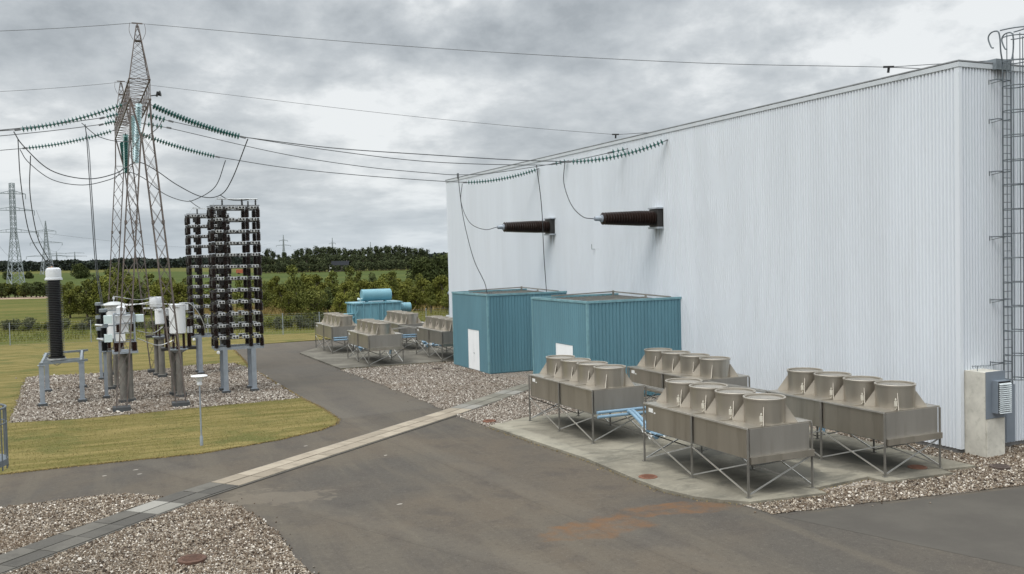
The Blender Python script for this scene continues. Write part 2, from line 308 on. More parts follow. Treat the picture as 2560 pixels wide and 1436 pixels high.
simple('soil', (0.30, 0.215, 0.15), 0.95); simple('van_red', (0.35, 0.10, 0.05), 0.4); simple('label_white', (0.75, 0.76, 0.74), 0.5)

# ------------------------------------------------------------------ mesh builder
class MB:
    def __init__(s): s.v = []; s.f = []; s.a = []; s.r = 0.5
    def face(s, idx): s.f.append(idx); s.a.append(s.r)
    def add(s, vs, fs):
        o = len(s.v); s.v += [tuple(p) for p in vs]
        for f in fs: s.face([o+i for i in f])
        return s
    def box(s, c, d, rz=0.0):
        x, y, z = d[0]/2, d[1]/2, d[2]/2; cs, sn = math.cos(rz), math.sin(rz)
        vs = [(c[0]+cs*a*x-sn*b*y, c[1]+sn*a*x+cs*b*y, c[2]+k*z) for k in (-1, 1) for a, b in ((-1, -1), (1, -1), (1, 1), (-1, 1))]
        return s.add(vs, [(3, 2, 1, 0), (4, 5, 6, 7), (0, 1, 5, 4), (1, 2, 6, 5), (2, 3, 7, 6), (3, 0, 4, 7)])
    def span(s, a, b):
        return s.box([(p+q)/2 for p, q in zip(a, b)], [abs(q-p) for p, q in zip(a, b)])
    def _fr(s, d):
        d = Vector(d).normalized(); up = Vector((0, 0, 1)) if abs(d.z) < 0.95 else Vector((0, 1, 0))
        x = d.cross(up).normalized(); return x, x.cross(d).normalized(), d
    def bar(s, p, q, w, h=None):
        h = h or w; p = Vector(p); q = Vector(q); x, y, _ = s._fr(q-p); x = x*w/2; y = y*h/2
        vs = [e + a*x + b*y for e in (p, q) for a, b in ((-1, -1), (1, -1), (1, 1), (-1, 1))]
        return s.add(vs, [(3, 2, 1, 0), (4, 5, 6, 7), (0, 1, 5, 4), (1, 2, 6, 5), (2, 3, 7, 6), (3, 0, 4, 7)])
    def tube(s, pts, r, n=6, closed=False):
        pts = [Vector(p) for p in pts]; k = len(pts); rs = r if isinstance(r, (list, tuple)) else [r]*k; o = len(s.v); px = None
        for i, p in enumerate(pts):
            if closed: d = pts[(i+1) % k]-pts[i-1]
            else: d = pts[min(i+1, k-1)]-pts[max(i-1, 0)]
            x, y, d = s._fr(d)
            if px is not None and abs(px.dot(d)) < 0.98:
                x = (px - d*px.dot(d)).normalized(); y = x.cross(d)
            px = x
            for j in range(n):
                t = 2*pi*j/n; s.v.append(tuple(p + rs[i]*(math.cos(t)*x + math.sin(t)*y)))
        for i in range(k if closed else k-1):
            b = (i+1) % k
            for j in range(n):
                j2 = (j+1) % n; s.face([o+i*n+j, o+b*n+j, o+b*n+j2, o+i*n+j2])
        if not closed:
            s.face([o+j for j in range(n)]); s.face([o+(k-1)*n+j for j in reversed(range(n))])
        return s
    def lathe(s, prof, o, axis=(0, 0, 1), n=24, cap=True):
        x, y, d = s._fr(axis); o = Vector(o); b = len(s.v); k = len(prof)
        for r, z in prof:
            for j in range(n):
                t = 2*pi*j/n; s.v.append(tuple(o + d*z + r*(math.cos(t)*x + math.sin(t)*y)))
        for i in range(k-1):
            for j in range(n):
                j2 = (j+1) % n; s.face([b+i*n+j, b+i*n+j2, b+(i+1)*n+j2, b+(i+1)*n+j])
        if cap:
            s.face([b+j for j in reversed(range(n))]); s.face([b+(k-1)*n+j for j in range(n)])
        return s
    def prism(s, pts, z0, z1):
        k = len(pts); vs = [(p[0], p[1], z0) for p in pts] + [(p[0], p[1], z1) for p in pts]
        return s.add(vs, [list(reversed(range(k))), list(range(k, 2*k))] + [(i, (i+1) % k, k+(i+1) % k, k+i) for i in range(k)])
    def slab3(s, tri, nrm, t):
        nrm = Vector(nrm)*t/2; k = len(tri); vs = [Vector(p)-nrm for p in tri] + [Vector(p)+nrm for p in tri]
        return s.add(vs, [list(reversed(range(k))), list(range(k, 2*k))] + [(i, (i+1) % k, k+(i+1) % k, k+i) for i in range(k)])
    def mesh(s, name, mat, smooth=True, angle=32):
        me = bpy.data.meshes.new(name); me.from_pydata(s.v, [], s.f); me.materials.append(MATS[mat])
        at = me.attributes.new('rnd', 'FLOAT', 'FACE'); at.data.foreach_set('value', s.a)
        if smooth:
            me.polygons.foreach_set('use_smooth', [True]*len(me.polygons)); me.set_sharp_from_angle(angle=R(angle))
        me.update(); return me
    def build(s, name, mat, parent=None, smooth=True, loc=None, rz=0.0, angle=32):
        return link(name, s.mesh(name, mat, smooth, angle), parent, loc, rz)
def link(name, me, parent=None, loc=None, rz=0.0):
    o = bpy.data.objects.new(name, me); COL.objects.link(o); o.parent = parent
    if loc is not None: o.location = loc
    if rz: o.rotation_euler.z = rz
    return o
def thing(name, label, cat, loc=(0, 0, 0), rz=0.0, group=None):
    o = bpy.data.objects.new(name, None); COL.objects.link(o); o.location = loc; o.rotation_euler.z = rz; o.empty_display_size = 0.3
    return tag(o, label, cat, group)
def tag(o, label, cat, group=None, kind=None):
    if label: o['label'] = label
    if cat: o['category'] = cat
    if group: o['group'] = group
    if kind: o['kind'] = kind
    return o
def copy_tree(o, parent=None):
    c = o.copy(); COL.objects.link(c); c.parent = parent
    for ch in list(KIDS.get(o.name, [])) or [k for k in o.children]: copy_tree(ch, c)
    return c
KIDS = {}
def struct(name, mb, mat, smooth=False): return tag(mb.build(name, mat, None, smooth), None, None, None, 'structure')
def smoothpts(pts, n=8):
    """Catmull-Rom through pts"""
    P = [Vector(p) for p in pts]; P = [2*P[0]-P[1]] + P + [2*P[-1]-P[-2]]; out = []
    for i in range(1, len(P)-2):
        a, b, c, d = P[i-1:i+3]
        for k in range(n):
            t = k/n; out.append(0.5*((2*b)+(c-a)*t+(2*a-5*b+4*c-d)*t*t+(3*b-a-3*c+d)*t**3))
    out.append(P[-2]); return out
def sag(a, b, s, n=18):
    a = Vector(a); b = Vector(b); return [a.lerp(b, i/n) - Vector((0, 0, 4*s*(i/n)*(1-i/n))) for i in range(n+1)]

# ================================================================== SETTING
def sheet(name, pts, z, mat, zb=None):
    mb = MB()
    if zb is None: mb.add([(x, y, z) for x, y in pts], [list(range(len(pts)))])
    else: mb.prism(pts, zb, z)
    return struct(name, mb, mat)
def wobble(pts, step=0.6, amp=0.07, closed=True):
    out = []; k = len(pts)
    for i in range(k):
        a = Vector(pts[i]); b = Vector(pts[(i+1) % k]); L = (b-a).length
        if L > 60: out.append(tuple(a)); continue
        nn = max(1, int(L/step)); nr = Vector((-(b-a).y, (b-a).x)).normalized()
        for j in range(nn): out.append(tuple(a.lerp(b, j/nn) + nr*random.uniform(-amp, amp)))
    return out
sheet('meadow_ground', [(-9000, -300), (9000, -300), (9000, 12000), (-9000, 12000)], -0.03, 'meadow')
sheet('crop_field', [(-700, 196), (-60, 190), (40, 176), (95, 190), (330, 230), (330, 330), (128, 372), (52, 404), (20, 620), (-40, 700), (-700, 820)], -0.026, 'crop')
sheet('asphalt_yard', [(-140, -60), (60, -60), (60, 53.5), (-4, 53.0), (-15.5, 52.2), (-140, 52.0)], 0.0, 'asphalt')
sheet('asphalt_road', [(-9.25, -2.5), (-8.9, -2.7), (-1.7, -3.62), (14, -5.6), (40, -8.5), (40, -34), (1.5, -34), (-7.44, -7.75)], 0.004, 'asphalt_newer')
LAWN = wobble([(-80, 12.5), (-26.95, 12.47), (-22.9, 12.5), (-20.97, 12.42), (-18.2, 13.45), (-16.55, 14.5), (-15.75, 15.4), (-15.38, 16.4), (-15.33, 19.8), (-15.54, 22.5), (-15.74, 35.9), (-14.9, 51.9), (-8, 53.1), (24, 55.2), (24, 57), (-7, 60), (-30, 65.2), (-80, 77)], 0.5, 0.05)
sheet('lawn', LAWN, 0.03, 'lawn', -0.02)
GR1 = wobble([(-27.45, 22.9), (-27.75, 39.9), (-23.9, 39.4), (-20.6, 39.3), (-18.7, 40.2), (-16.2, 39.8), (-15.75, 35.9), (-15.56, 22.9), (-21.6, 22.5), (-24.8, 22.3)], 0.4, 0.06)
sheet('gravel_bed', GR1, 0.036, 'gravel_grey')
GR2 = wobble([(-11.3, 32.6), (-11.1, 29), (-10.95, 24), (-10.85, 18.2), (-10.95, 14.8), (-10.75, 11.7), (-9.6, 5), (-9.35, -1.5), (-9.28, -2.4), (-6, -2.85), (-1.7, -3.45), (14, -5.4), (14, 0.3), (0.3, 0.3), (0.3, 32.6)], 0.4, 0.05)
sheet('gravel_apron', GR2, 0.012, 'gravel_grey')
sheet('gravel_border', wobble([(-9.3, -1.4), (-9.28, -2.4), (-6, -2.85), (-1.7, -3.45), (14, -5.4), (14, 0.0), (0.0, 0.0), (0.0, 12.3), (-1.4, 12.3), (-1.4, -1.2)], 0.4, 0.04), 0.016, 'gravel_tan')
GR5 = wobble([(-46, 7.6), (-26.6, 7.9), (-24.15, 8.0), (-23.3, 7.75), (-22.55, 6.9), (-26.4, 3.1), (-36, -6.2), (-46, -16)], 0.4, 0.06)
sheet('gravel_corner', GR5, 0.012, 'gravel_tan')
GR6 = wobble([(-21.75, 6.0), (-21.2, 5.75), (-20.8, 4.75), (-20.5, 3.6), (-20.38, 2.4), (-20.34, 0.7), (-20.25, -1.3), (-20.3, -9), (-44, -16.5), (-35.2, -7.0), (-25.7, 2.3)], 0.4, 0.06)
sheet('gravel_front', GR6, 0.012, 'gravel_tan')
PAD1 = [(-10.82, 11.65), (-10.35, 5.0), (-10.42, 1.8), (-10.38, 0.7), (-10.1, -0.35), (-9.7, -0.95), (-9.2, -1.48), (-6.93, -1.72), (-6.88, -1.22), (-4.75, -0.98), (-4.7, -1.62), (-2.42, -1.78), (-2.38, -1.36), (-1.2, -1.52), (-1.25, 12.6), (-8.99, 12.5)]
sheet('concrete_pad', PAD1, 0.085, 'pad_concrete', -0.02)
sheet('concrete_pad_rear', [(-11.45, 43.3), (-11.22, 32.72), (-4.32, 32.54), (-1.2, 32.3), (-1.2, 47.5), (-9.3, 46.6)], 0.085, 'pad_concrete_old', -0.02)
# slab path over the cable duct
CL = [Vector(p) for p in ((-35.2, -6.4), (-26.15, 2.45), (-21.83, 6.68), (-10.64, 15.68), (-5.0, 20.55))]
def along(t):
    for i in range(len(CL)-1):
        L = (CL[i+1]-CL[i]).length
        if t <= L or i == len(CL)-2:
            d = (CL[i+1]-CL[i])/L; return CL[i]+d*t, d
        t -= L
LT = sum((CL[i+1]-CL[i]).length for i in range(len(CL)-1)); tA = (CL[1]-CL[0]).length; tB = tA+(CL[2]-CL[1]).length; tC = tB+(CL[3]-CL[2]).length
sl = {'slab_light': MB(), 'slab_dark': MB(), 'slab_white': MB(), 'grey': MB()}
t = 0.0; ln = 0.0
while t < LT-0.3:
    ln = 1.05
    key = 'slab_dark' if t < tB+0.75 else ('slab_light' if t < tC else 'grey')
    if tB-1.55 < t+.5 < tB-0.5: key = 'slab_white'
    if abs(t-(tC+0.3)) < 0.55 or abs(t-(tC+4.4)) < 0.5: key = 'slab_white'
    p, d = along(t+ln/2); nr = Vector((-d.y, d.x))
    for sgn in (-1, 1):
        q = p + nr*sgn*0.276; mb = sl[key]; mb.r = random.random()
        mb.box((q.x, q.y, 0.010 + random.uniform(-0.003, 0.003)), (ln-0.022, 0.508, 0.075), math.atan2(d.y, d.x) + random.uniform(-.004, .004))
    t += ln
for k, nm in (('slab_light', 'slab_path'), ('slab_dark', 'slab_path_dark'), ('slab_white', 'slab_path_pale')): struct(nm, sl[k], k)
slab('slab_grey', (0.16, 0.15, 0.125), (0.24, 0.225, 0.185)); struct('slab_path_grey', sl['grey'], 'slab_grey')
edge = MB()
for sgn in (-1, 1):
    pl = []
    for i in range(0, 60):
        p, d = along(LT*i/59); q = p + Vector((-d.y, d.x))*sgn*0.57; pl.append((q.x, q.y, 0.0))
    for a, b_ in zip(pl, pl[1:]): edge.bar(a, b_, 0.07, 0.062)
struct('path_edging', edge, 'slab_dark')

def inpoly(P, poly):
    x, y = P[:, 0], P[:, 1]; ins = np.zeros(len(P), bool); k = len(poly)
    for i in range(k):
        x1, y1 = poly[i]; x2, y2 = poly[(i+1) % k]
        c = ((y1 > y) != (y2 > y)); xx = (x2-x1)*(y-y1)/((y2-y1) if y2 != y1 else 1e-9)+x1
        ins ^= c & (x < xx)
    return ins
def np_mesh(name, V, F, mat, rnd, smooth=False):
    """V (n,3), F (m,k) equal-size faces"""
    me = bpy.data.meshes.new(name); m_, k = F.shape
    me.vertices.add(len(V)); me.vertices.foreach_set('co', V.astype(np.float32).ravel())
    me.loops.add(m_*k); me.loops.foreach_set('vertex_index', F.astype(np.int32).ravel())
    me.polygons.add(m_); me.polygons.foreach_set('loop_start', np.arange(0, m_*k, k, dtype=np.int32))
    me.polygons.foreach_set('use_smooth', np.full(m_, smooth))
    me.update(calc_edges=True); me.materials.append(MATS[mat])
    at = me.attributes.new('rnd', 'FLOAT', 'FACE'); at.data.foreach_set('value', rnd.astype(np.float32)); return me
def rand_rot(n):
    q = rng.normal(size=(n, 4)); q /= np.linalg.norm(q, axis=1)[:, None]; w_, x, y, z = q.T
    return np.stack([np.stack([1-2*(y*y+z*z), 2*(x*y-z*w_), 2*(x*z+y*w_)], 1), np.stack([2*(x*y+z*w_), 1-2*(x*x+z*z), 2*(y*z-x*w_)], 1), np.stack([2*(x*z-y*w_), 2*(y*z+x*w_), 1-2*(x*x+y*y)], 1)], 1)
g_ = (1+5**.5)/2
ICO_V = np.array([(-1, g_, 0), (1, g_, 0), (-1, -g_, 0), (1, -g_, 0), (0, -1, g_), (0, 1, g_), (0, -1, -g_), (0, 1, -g_), (g_, 0, -1), (g_, 0, 1), (-g_, 0, -1), (-g_, 0, 1)])/1.902
ICO_F = np.array([(0, 11, 5), (0, 5, 1), (0, 1, 7), (0, 7, 10), (0, 10, 11), (1, 5, 9), (5, 11, 4), (11, 10, 2), (10, 7, 6), (7, 1, 8), (3, 9, 4), (3, 4, 2), (3, 2, 6), (3, 6, 8), (3, 8, 9), (4, 9, 5), (2, 4, 11), (6, 2, 10), (8, 6, 7), (9, 8, 1)])
def stones(name, poly, dens, size, z, box, hole=None, mat='stone'):
    d_ = [Vector((-(b-a).y, (b-a).x)).normalized() for a, b in zip(CL, CL[1:])]; d_.append(d_[-1])
    PATH = [tuple(c+q*.6) for c, q in zip(CL, d_)] + [tuple(c-q*.6) for c, q in reversed(list(zip(CL, d_)))]
    x0, x1, y0, y1 = box; n = int((x1-x0)*(y1-y0)*dens); P = np.stack([rng.uniform(x0, x1, n), rng.uniform(y0, y1, n)], 1)
    k = inpoly(P, poly) & ~inpoly(P, PATH)
    if hole: k &= ~inpoly(P, hole)
    P = P[k]; n = len(P); P = P + rng.normal(0, 1, (n, 2))*np.where(rng.random((n, 1)) < .02, .35, .03); s_ = rng.uniform(size[0], size[1], n)*np.where(rng.random(n) < .07, 1.7, 1); M_ = rand_rot(n)
    sc_ = np.stack([np.ones(n), rng.uniform(.6, 1, n), rng.uniform(.45, .8, n)], 1)*s_[:, None]
    V = ICO_V[None]*(1+rng.uniform(-.18, .18, (n, 12, 1)))*sc_[:, None, :]; V = np.einsum('nij,nkj->nki', M_, V)
    V[:, :, 0] += P[:, None, 0]; V[:, :, 1] += P[:, None, 1]; V[:, :, 2] += z + s_[:, None]*rng.uniform(0.0, .5, (n, 1))
    F = (ICO_F[None]+12*np.arange(n)[:, None, None]).reshape(-1, 3)
    o = link(name, np_mesh(name, V.reshape(-1, 3), F, mat, np.repeat(rng.random(n), 20)))
    return tag(o, None, None, None, 'stuff')
for o_, lab in ((stones('gravel_stones', GR6, 760, (.013, .030), .012, (-29, -20, -6.5, 6.2)), 'loose tan and grey gravel stones in the bed at the bottom left'),
                (stones('gravel_stones', GR5, 700, (.013, .030), .012, (-30, -22.4, 0, 8.1)), 'loose gravel stones between tarmac and dark slab path'),
                (stones('gravel_stones', [(-9.28, -2.38), (-6, -2.85), (-1.7, -3.45), (5, -4.3), (5, 0.0), (0.0, 0.0), (-.0, 4), (-1.25, 4), (-1.2, -1.5), (-9.2, -1.5)], 640, (.014, .034), .016, (-9.3, 5, -4.4, 4), PAD1), 'loose gravel stones along the front of the cooler pad'),
                (stones('gravel_stones', GR2, 330, (.018, .038), .012, (-11.1, -5, 11.6, 22.5), PAD1, 'stone_grey'), 'loose grey gravel stones beside the slab path before the sheds'),
                (stones('gravel_stones', GR2, 300, (.02, .042), .012, (-11.4, -.1, 22.4, 32.7), [(-4.83, 14.7), (0, 14.7), (0, 31.1), (-4.83, 31.1)], 'stone_grey'), 'loose grey gravel stones between the further shed and the rear pad'),
                (stones('gravel_stones', GR1, 150, (.025, .05), .036, (-28, -15.5, 22, 40.4), None, 'stone_grey'), 'loose grey gravel stones of the switchyard bed')):
    tag(o_, lab, 'gravel')
def blades(name, poly, dens, h, wd, z, box, mat, label, hole=None):
    x0, x1, y0, y1 = box; n = int((x1-x0)*(y1-y0)*dens); P = np.stack([rng.uniform(x0, x1, n), rng.uniform(y0, y1, n)], 1)
    k = inpoly(P, poly)
    if hole: k &= ~inpoly(P, hole)
    P = P[k]; n = len(P); P = P + rng.normal(0, .05, (n, 2)); a = rng.uniform(0, 2*pi, n); hh = rng.uniform(h[0], h[1], n); L = rng.normal(0, .35, (n, 2))*hh[:, None]
    dx = np.cos(a)*wd/2; dy = np.sin(a)*wd/2; V = np.zeros((n, 3, 3))
    V[:, 0] = np.stack([P[:, 0]-dx, P[:, 1]-dy, np.full(n, z)], 1); V[:, 1] = np.stack([P[:, 0]+dx, P[:, 1]+dy, np.full(n, z)], 1)
    V[:, 2] = np.stack([P[:, 0]+L[:, 0], P[:, 1]+L[:, 1], z+hh], 1)
    o = link(name, np_mesh(name, V.reshape(-1, 3), np.arange(3*n).reshape(-1, 3), mat, rng.random(n)))
    return tag(o, label, 'grass', None, 'stuff')
blades('lawn_grass', LAWN, 130, (.018, .042), .022, .029, (-30, -15.2, 12.3, 25), 'grass_blade', 'short yellow green mown grass of the lawn', GR1)
blades('dry_grass', [(-13, 93), (-3, 86), (14, 82), (16, 92), (6, 104), (-14, 112)], 7, (.35, .9), .10, -.03, (-60, 16, 80, 122), 'dry_grass', 'tall straw coloured grass under the young trees')
blades('meadow_grass', [(-50, 72), (24, 58), (24, 84), (-50, 100)], 14, (.12, .32), .05, -.03, (-50, 24, 58, 100), 'leaf_yellow', 'rough green meadow grass outside the wire fence')

def edge_litter(name, segs, n, spread, mat, label, z=.006):
    P = []; L = [(Vector(b_)-Vector(a)).length for a, b_ in segs]
    for (a, b_), l in zip(segs, L):
        k = int(n*l/sum(L)); t_ = rng.random(k); a = np.array(a); b_ = np.array(b_); d = (b_-a)/l; nr = np.array((-d[1], d[0]))
        P.append(a+(b_-a)*t_[:, None]+nr*(rng.normal(0, spread, (k, 1))))
    P = np.concatenate(P); n = len(P); a = rng.uniform(0, 2*pi, n); l = rng.uniform(.02, .06, n); V = np.zeros((n, 3, 3))
    V[:, 0, :2] = P; V[:, 1, :2] = P+np.stack([np.cos(a), np.sin(a)], 1)*l[:, None]; V[:, 2, :2] = P+np.stack([np.cos(a+.5), np.sin(a+.5)], 1)*l[:, None]*.6
    V[:, :, 2] = z+rng.uniform(.0, .045, (n, 3))
    return tag(link(name, np_mesh(name, V.reshape(-1, 3), np.arange(3*n).reshape(-1, 3), mat, rng.random(n))), label, 'litter', None, 'stuff')
LE = [(-30, 12.45), (-26.95, 12.42), (-22.9, 12.45), (-20.97, 12.37), (-18.2, 13.4), (-16.55, 14.45), (-15.7, 15.35), (-15.33, 16.4), (-15.28, 19.8), (-15.49, 22.5), (-15.69, 35.9), (-14.85, 51.9)]
edge_litter('grass_clippings', list(zip(LE, LE[1:])), 9000, .05, 'dry_grass', 'brown dry clippings along the edge of the lawn')
edge_litter('grass_weeds', [((-27, 22.85), (-21.6, 22.45)), ((-21.6, 22.45), (-15.6, 22.85)), ((-27.45, 22.9), (-27.75, 39.9)), ((-11.3, 32.6), (-1.5, 32.4))], 2600, .12, 'grass_blade', 'short grass creeping into the gravel edges', .04)
edge_litter('leaf_litter', [(a, b_) for a, b_ in zip([tuple(v) for v in PAD1[:9]], [tuple(v) for v in PAD1[1:10]])], 1500, .10, 'dry_grass', 'dry bits lying along the pad edge on the tarmac')

# ================================================================== HALL
HL, HH = 44.63, 12.0
def corrugated(p0, p1, z0, z1, pitch, dep, out, crest=0.55, sheet_w=1.0):
    """vertical trapezoid ribs along p0->p1, out = outward normal"""
    mb = MB(); p0 = Vector(p0); p1 = Vector(p1); L = (p1-p0).length; d = (p1-p0)/L; out = Vector(out); k = int(round(L/pitch)); pt = L/k
    prof = []
    for i in range(k):
        s0 = i*pt; e = pt*(1-crest)
        prof += [(s0, 0.0), (s0+e*0.30, 0.0), (s0+e*0.5, dep), (s0+e*0.5+pt*crest, dep)]
        prof[-1] = (min(prof[-1][0], s0+pt-e*0.2), dep)
    prof.append((L, 0.0)); vs = []
    for s_, o in prof:
        q = p0+d*s_+out*o; vs += [(q.x, q.y, z0), (q.x, q.y, z1)]
    mb.v = vs; tint = {}
    for i in range(len(prof)-1):
        kk = int(prof[i][0]/sheet_w); mb.r = tint.setdefault(kk, random.random()); mb.face([2*i, 2*i+1, 2*i+3, 2*i+2])
    return mb
hall = thing('industrial_hall', 'huge white hall clad in ribbed metal sheet with flat roof', 'building', (0, 0, 0))
corrugated((0, HL, 0), (0, 0, 0), 0.16, 11.80, 0.135, 0.066, (-1, 0, 0), 0.40).build('wall_cladding', 'cladding', hall, False)
corrugated((0, 0, 0), (32, 0, 0), 0.16, 11.80, 0.125, 0.066, (0, -1, 0), 0.40).build('wall_cladding', 'cladding', hall, False)
corrugated((32, HL, 0), (0, HL, 0), 0.16, 11.80, 0.25, 0.030, (0, 1, 0)).build('wall_cladding', 'cladding', hall, False)
MB().span((0.01, 0.01, 0.1), (32, HL-0.01, 11.78)).build('wall_core', 'flashing_dark', hall)
MB().prism([(-.012, -.012), (32, -.012), (32, HL+.012), (-.012, HL+.012)], -0.05, 0.155).build('plinth', 'plinth', hall)
fl = MB()
fl.span((-.095, -.095, 11.80), (.02, HL+.055, 11.945)); fl.span((.02, -.095, 11.80), (32, .02, 11.945)); fl.span((.02, HL-.02, 11.80), (32, HL+.055, 11.945)); fl.build('roof_flashing', 'roof_trim_grey', hall)
fl = MB(); fl.span((-.105, -.105, 11.965), (.16, HL+.075, 12.0)); fl.span((.16, -.105, 11.965), (32, .16, 12.0)); fl.span((.16, HL-.16, 11.965), (32, HL+.075, 12.0)); fl.build('parapet_cap', 'flashing_dark', hall)
MB().span((.16, .16, 11.79), (31.9, HL-.16, 11.90)).build('roof', 'roof_felt', hall)
ct = MB(); ct.prism([(-.074, -.074), (.07, -.074), (.07, -.068), (-.068, -.068), (-.068, .10), (-.074, .10)], .16, 11.798); ct.build('corner_trim', 'cladding', hall)
MB().span((1.36, -.22, 11.78), (2.02, .3, 12.10)).build('roof_platform', 'galv_dark', hall)
wb = MB(); wb.tube([(0, 22.5, 6.60), (-.24, 22.5, 6.60), (-.24, 22.5, 6.86)], .018, 6); wb.tube([(-.03, 22.1, 6.60), (-.03, 22.55, 6.6)], .016, 6); wb.build('wall_hook', 'galv_dark', hall)
MB().tube([(.1, 44.75, .1), (.1, 44.75, 11.8)], .05, 8).build('downpipe', 'flashing', hall)

def teal_shed(name, label, y0, y1, h, door, xr=-4.83):
    t = thing(name, label, 'shed', (xr, y0, 0)); w_ = -xr; L = y1-y0
    dy0, dy1, dh = door[0]-y0, door[1]-y0, door[2]
    wl = corrugated((0, L, 0), (0, dy1, 0), .06, h-.10, .18, .030, (-1, 0, 0), .6)
    for a, b_ in ((corrugated((0, dy0, 0), (0, 0, 0), .06, h-.10, .18, .030, (-1, 0, 0), .6), 0), (corrugated((0, dy1, 0), (0, dy0, 0), dh+.03, h-.10, .18, .030, (-1, 0, 0), .6), 0)):
        o = len(wl.v); wl.v += a.v; wl.f += [[o+i for i in f] for f in a.f]; wl.a += a.a
    wl.build('wall', 'teal', t, False)
    corrugated((0, 0, 0), (w_-.04, 0, 0), .06, h-.10, .18, .030, (0, -1, 0), .6).build('wall', 'teal', t, False)
    corrugated((w_-.04, L, 0), (0, L, 0), .06, h-.10, .18, .030, (0, 1, 0), .6).build('wall', 'teal', t, False)
    co = MB(); co.span((.012, .012, 0), (w_-.05, L-.012, h-.42)); co.build('core', 'teal', t)
    tr = MB(); tr.span((-.06, -.06, h-.1), (.05, L+.06, h)); tr.span((.05, -.06, h-.1), (w_-.04, .05, h)); tr.span((.05, L-.05, h-.1), (w_-.04, L+.04, h)); tr.build('roof_trim', 'teal_trim', t)
    MB().prism([(-.042, -.042), (.05, -.042), (.05, -.036), (-.036, -.036), (-.036, .06), (-.042, .06)], .05, h-.101).build('corner_trim', 'teal_trim', t); MB().span((-.042, L-.06, .05), (-.035, L+.03, h-.101)).build('corner_trim', 'teal_trim', t)
    d = MB().span((-.03, dy0+.01, .07), (.02, dy1-.01, dh)).build('door', 'white_door', t)
    fr = MB(); fr.span((-.045, dy0-.045, .06), (.0, dy0+.006, dh+.05)); fr.span((-.045, dy1-.006, .06), (.0, dy1+.045, dh+.05)); fr.span((-.045, dy0+.006, dh+.004), (.0, dy1-.006, dh+.05)); fr.build('door_frame', 'teal', t)
    hd = MB(); hd.tube([(-.034, (dy0+dy1)/2-.06, 1.0), (-.075, (dy0+dy1)/2-.06, 1.0), (-.075, (dy0+dy1)/2-.2, .98)], .014, 6); hd.span((-.034, (dy0+dy1)/2-.004, .5), (-.03, (dy0+dy1)/2+.0, 1.5)); hd.build('door_handle', 'galv_dark', d)
    # steel grille roof laid just under the rim, with a raised rear rail
    gr = MB()
    for i in range(1, 19): gr.bar((w_*i/19, .05, h-.16), (w_*i/19, L-.05, h-.10), .035, .05)
    for i in range(1, 5): gr.bar((.06, L*i/5, h-.18), (w_-.06, L*i/5, h-.18), .06, .1)
    gr.build('roof_grille', 'post_steel', t)
    rl = MB(); zt = h+.10
    rl.bar((.9, L-.25, h+.02), (w_-.5, L-.25, zt), .06, .06); rl.bar((w_-.5, L-.25, zt), (w_-.45, .2, zt-.1), .06, .06); rl.bar((.5, .25, h-.02), (w_-1.6, .45, zt-.06), .05, .05)
    rl.span((w_-1.65, .4, h-.1), (w_-1.57, .48, zt+.02)); rl.span((w_-.53, L-.29, h-.1), (w_-.45, L-.21, zt+.06)); rl.build('roof_rail', 'stainless_dull', t)
    tm = MB()
    for q in (0.0, .12, .24): tm.lathe([(.04, 0), (.045, .02), (.03, .05), (.045, .08), (.03, .11), (.03, .16)], (1.0+q, L*.45, h-.16), n=10)
    tm.build('terminal', 'fitting', t)
    return t
teal_shed('teal_shed', 'teal ribbed metal shed further back with full white door in view', 25.83, 31.07, 4.32, (27.05, 28.73, 2.28))
teal_shed('teal_shed', 'nearer teal ribbed metal shed, its white door half hidden by coolers', 14.76, 20.21, 4.36, (16.08, 17.77, 2.34))

def wall_bushing(y, z, label):
    t = thing('wall_bushing', label, 'bushing', (0, y, z), 0, 'bushings on the hall wall')
    pl = MB(); pl.span((-.36, -.34, -.40), (-.0, .34, .42)); pl.build('mounting_box', 'dark_frame', t)
    MB().span((-.40, -.40, .425), (.0, .40, .49)).build('mounting_flange', 'flashing', t); MB().span((-.40, -.40, -.49), (.0, .40, -.405)).build('mounting_flange', 'flashing', t)
    prof = [(.30, 0)]; L = 2.72; k = 20
    for i in range(k):
        f = i/k; r = .352-.078*max(0, f-.25)/.75; z0 = L*i/k; s_ = L/k
        prof += [(r-.12, z0+.02), (r-.12, z0+s_*.45), (r, z0+s_*.62), (r, z0+s_*.72), (r-.12, z0+s_*.98)]
    prof.append((.18, L+.02))
    MB().lathe(prof, (-.36, 0, 0), (-1, 0, 0), 28).build('insulator_body', 'porcelain_bushing', t, angle=50)
    MB().lathe([(.17, 0), (.17, .06), (.11, .08), (.11, .34), (.09, .38), (.03, .38), (.03, .46)], (-.36-L, 0, 0), (-1, 0, 0), 20).build('end_terminal', 'galvanised', t)
    return t
BZ = 7.95
wall_bushing(16.39, BZ, 'brown ribbed bushing sticking out of the hall wall nearer the camera')
wall_bushing(27.38, BZ, 'brown ribbed bushing sticking out of the hall wall above the further shed')
BT = {'near': (-3.52, 16.39, BZ), 'far': (-3.52, 27.38, BZ)}

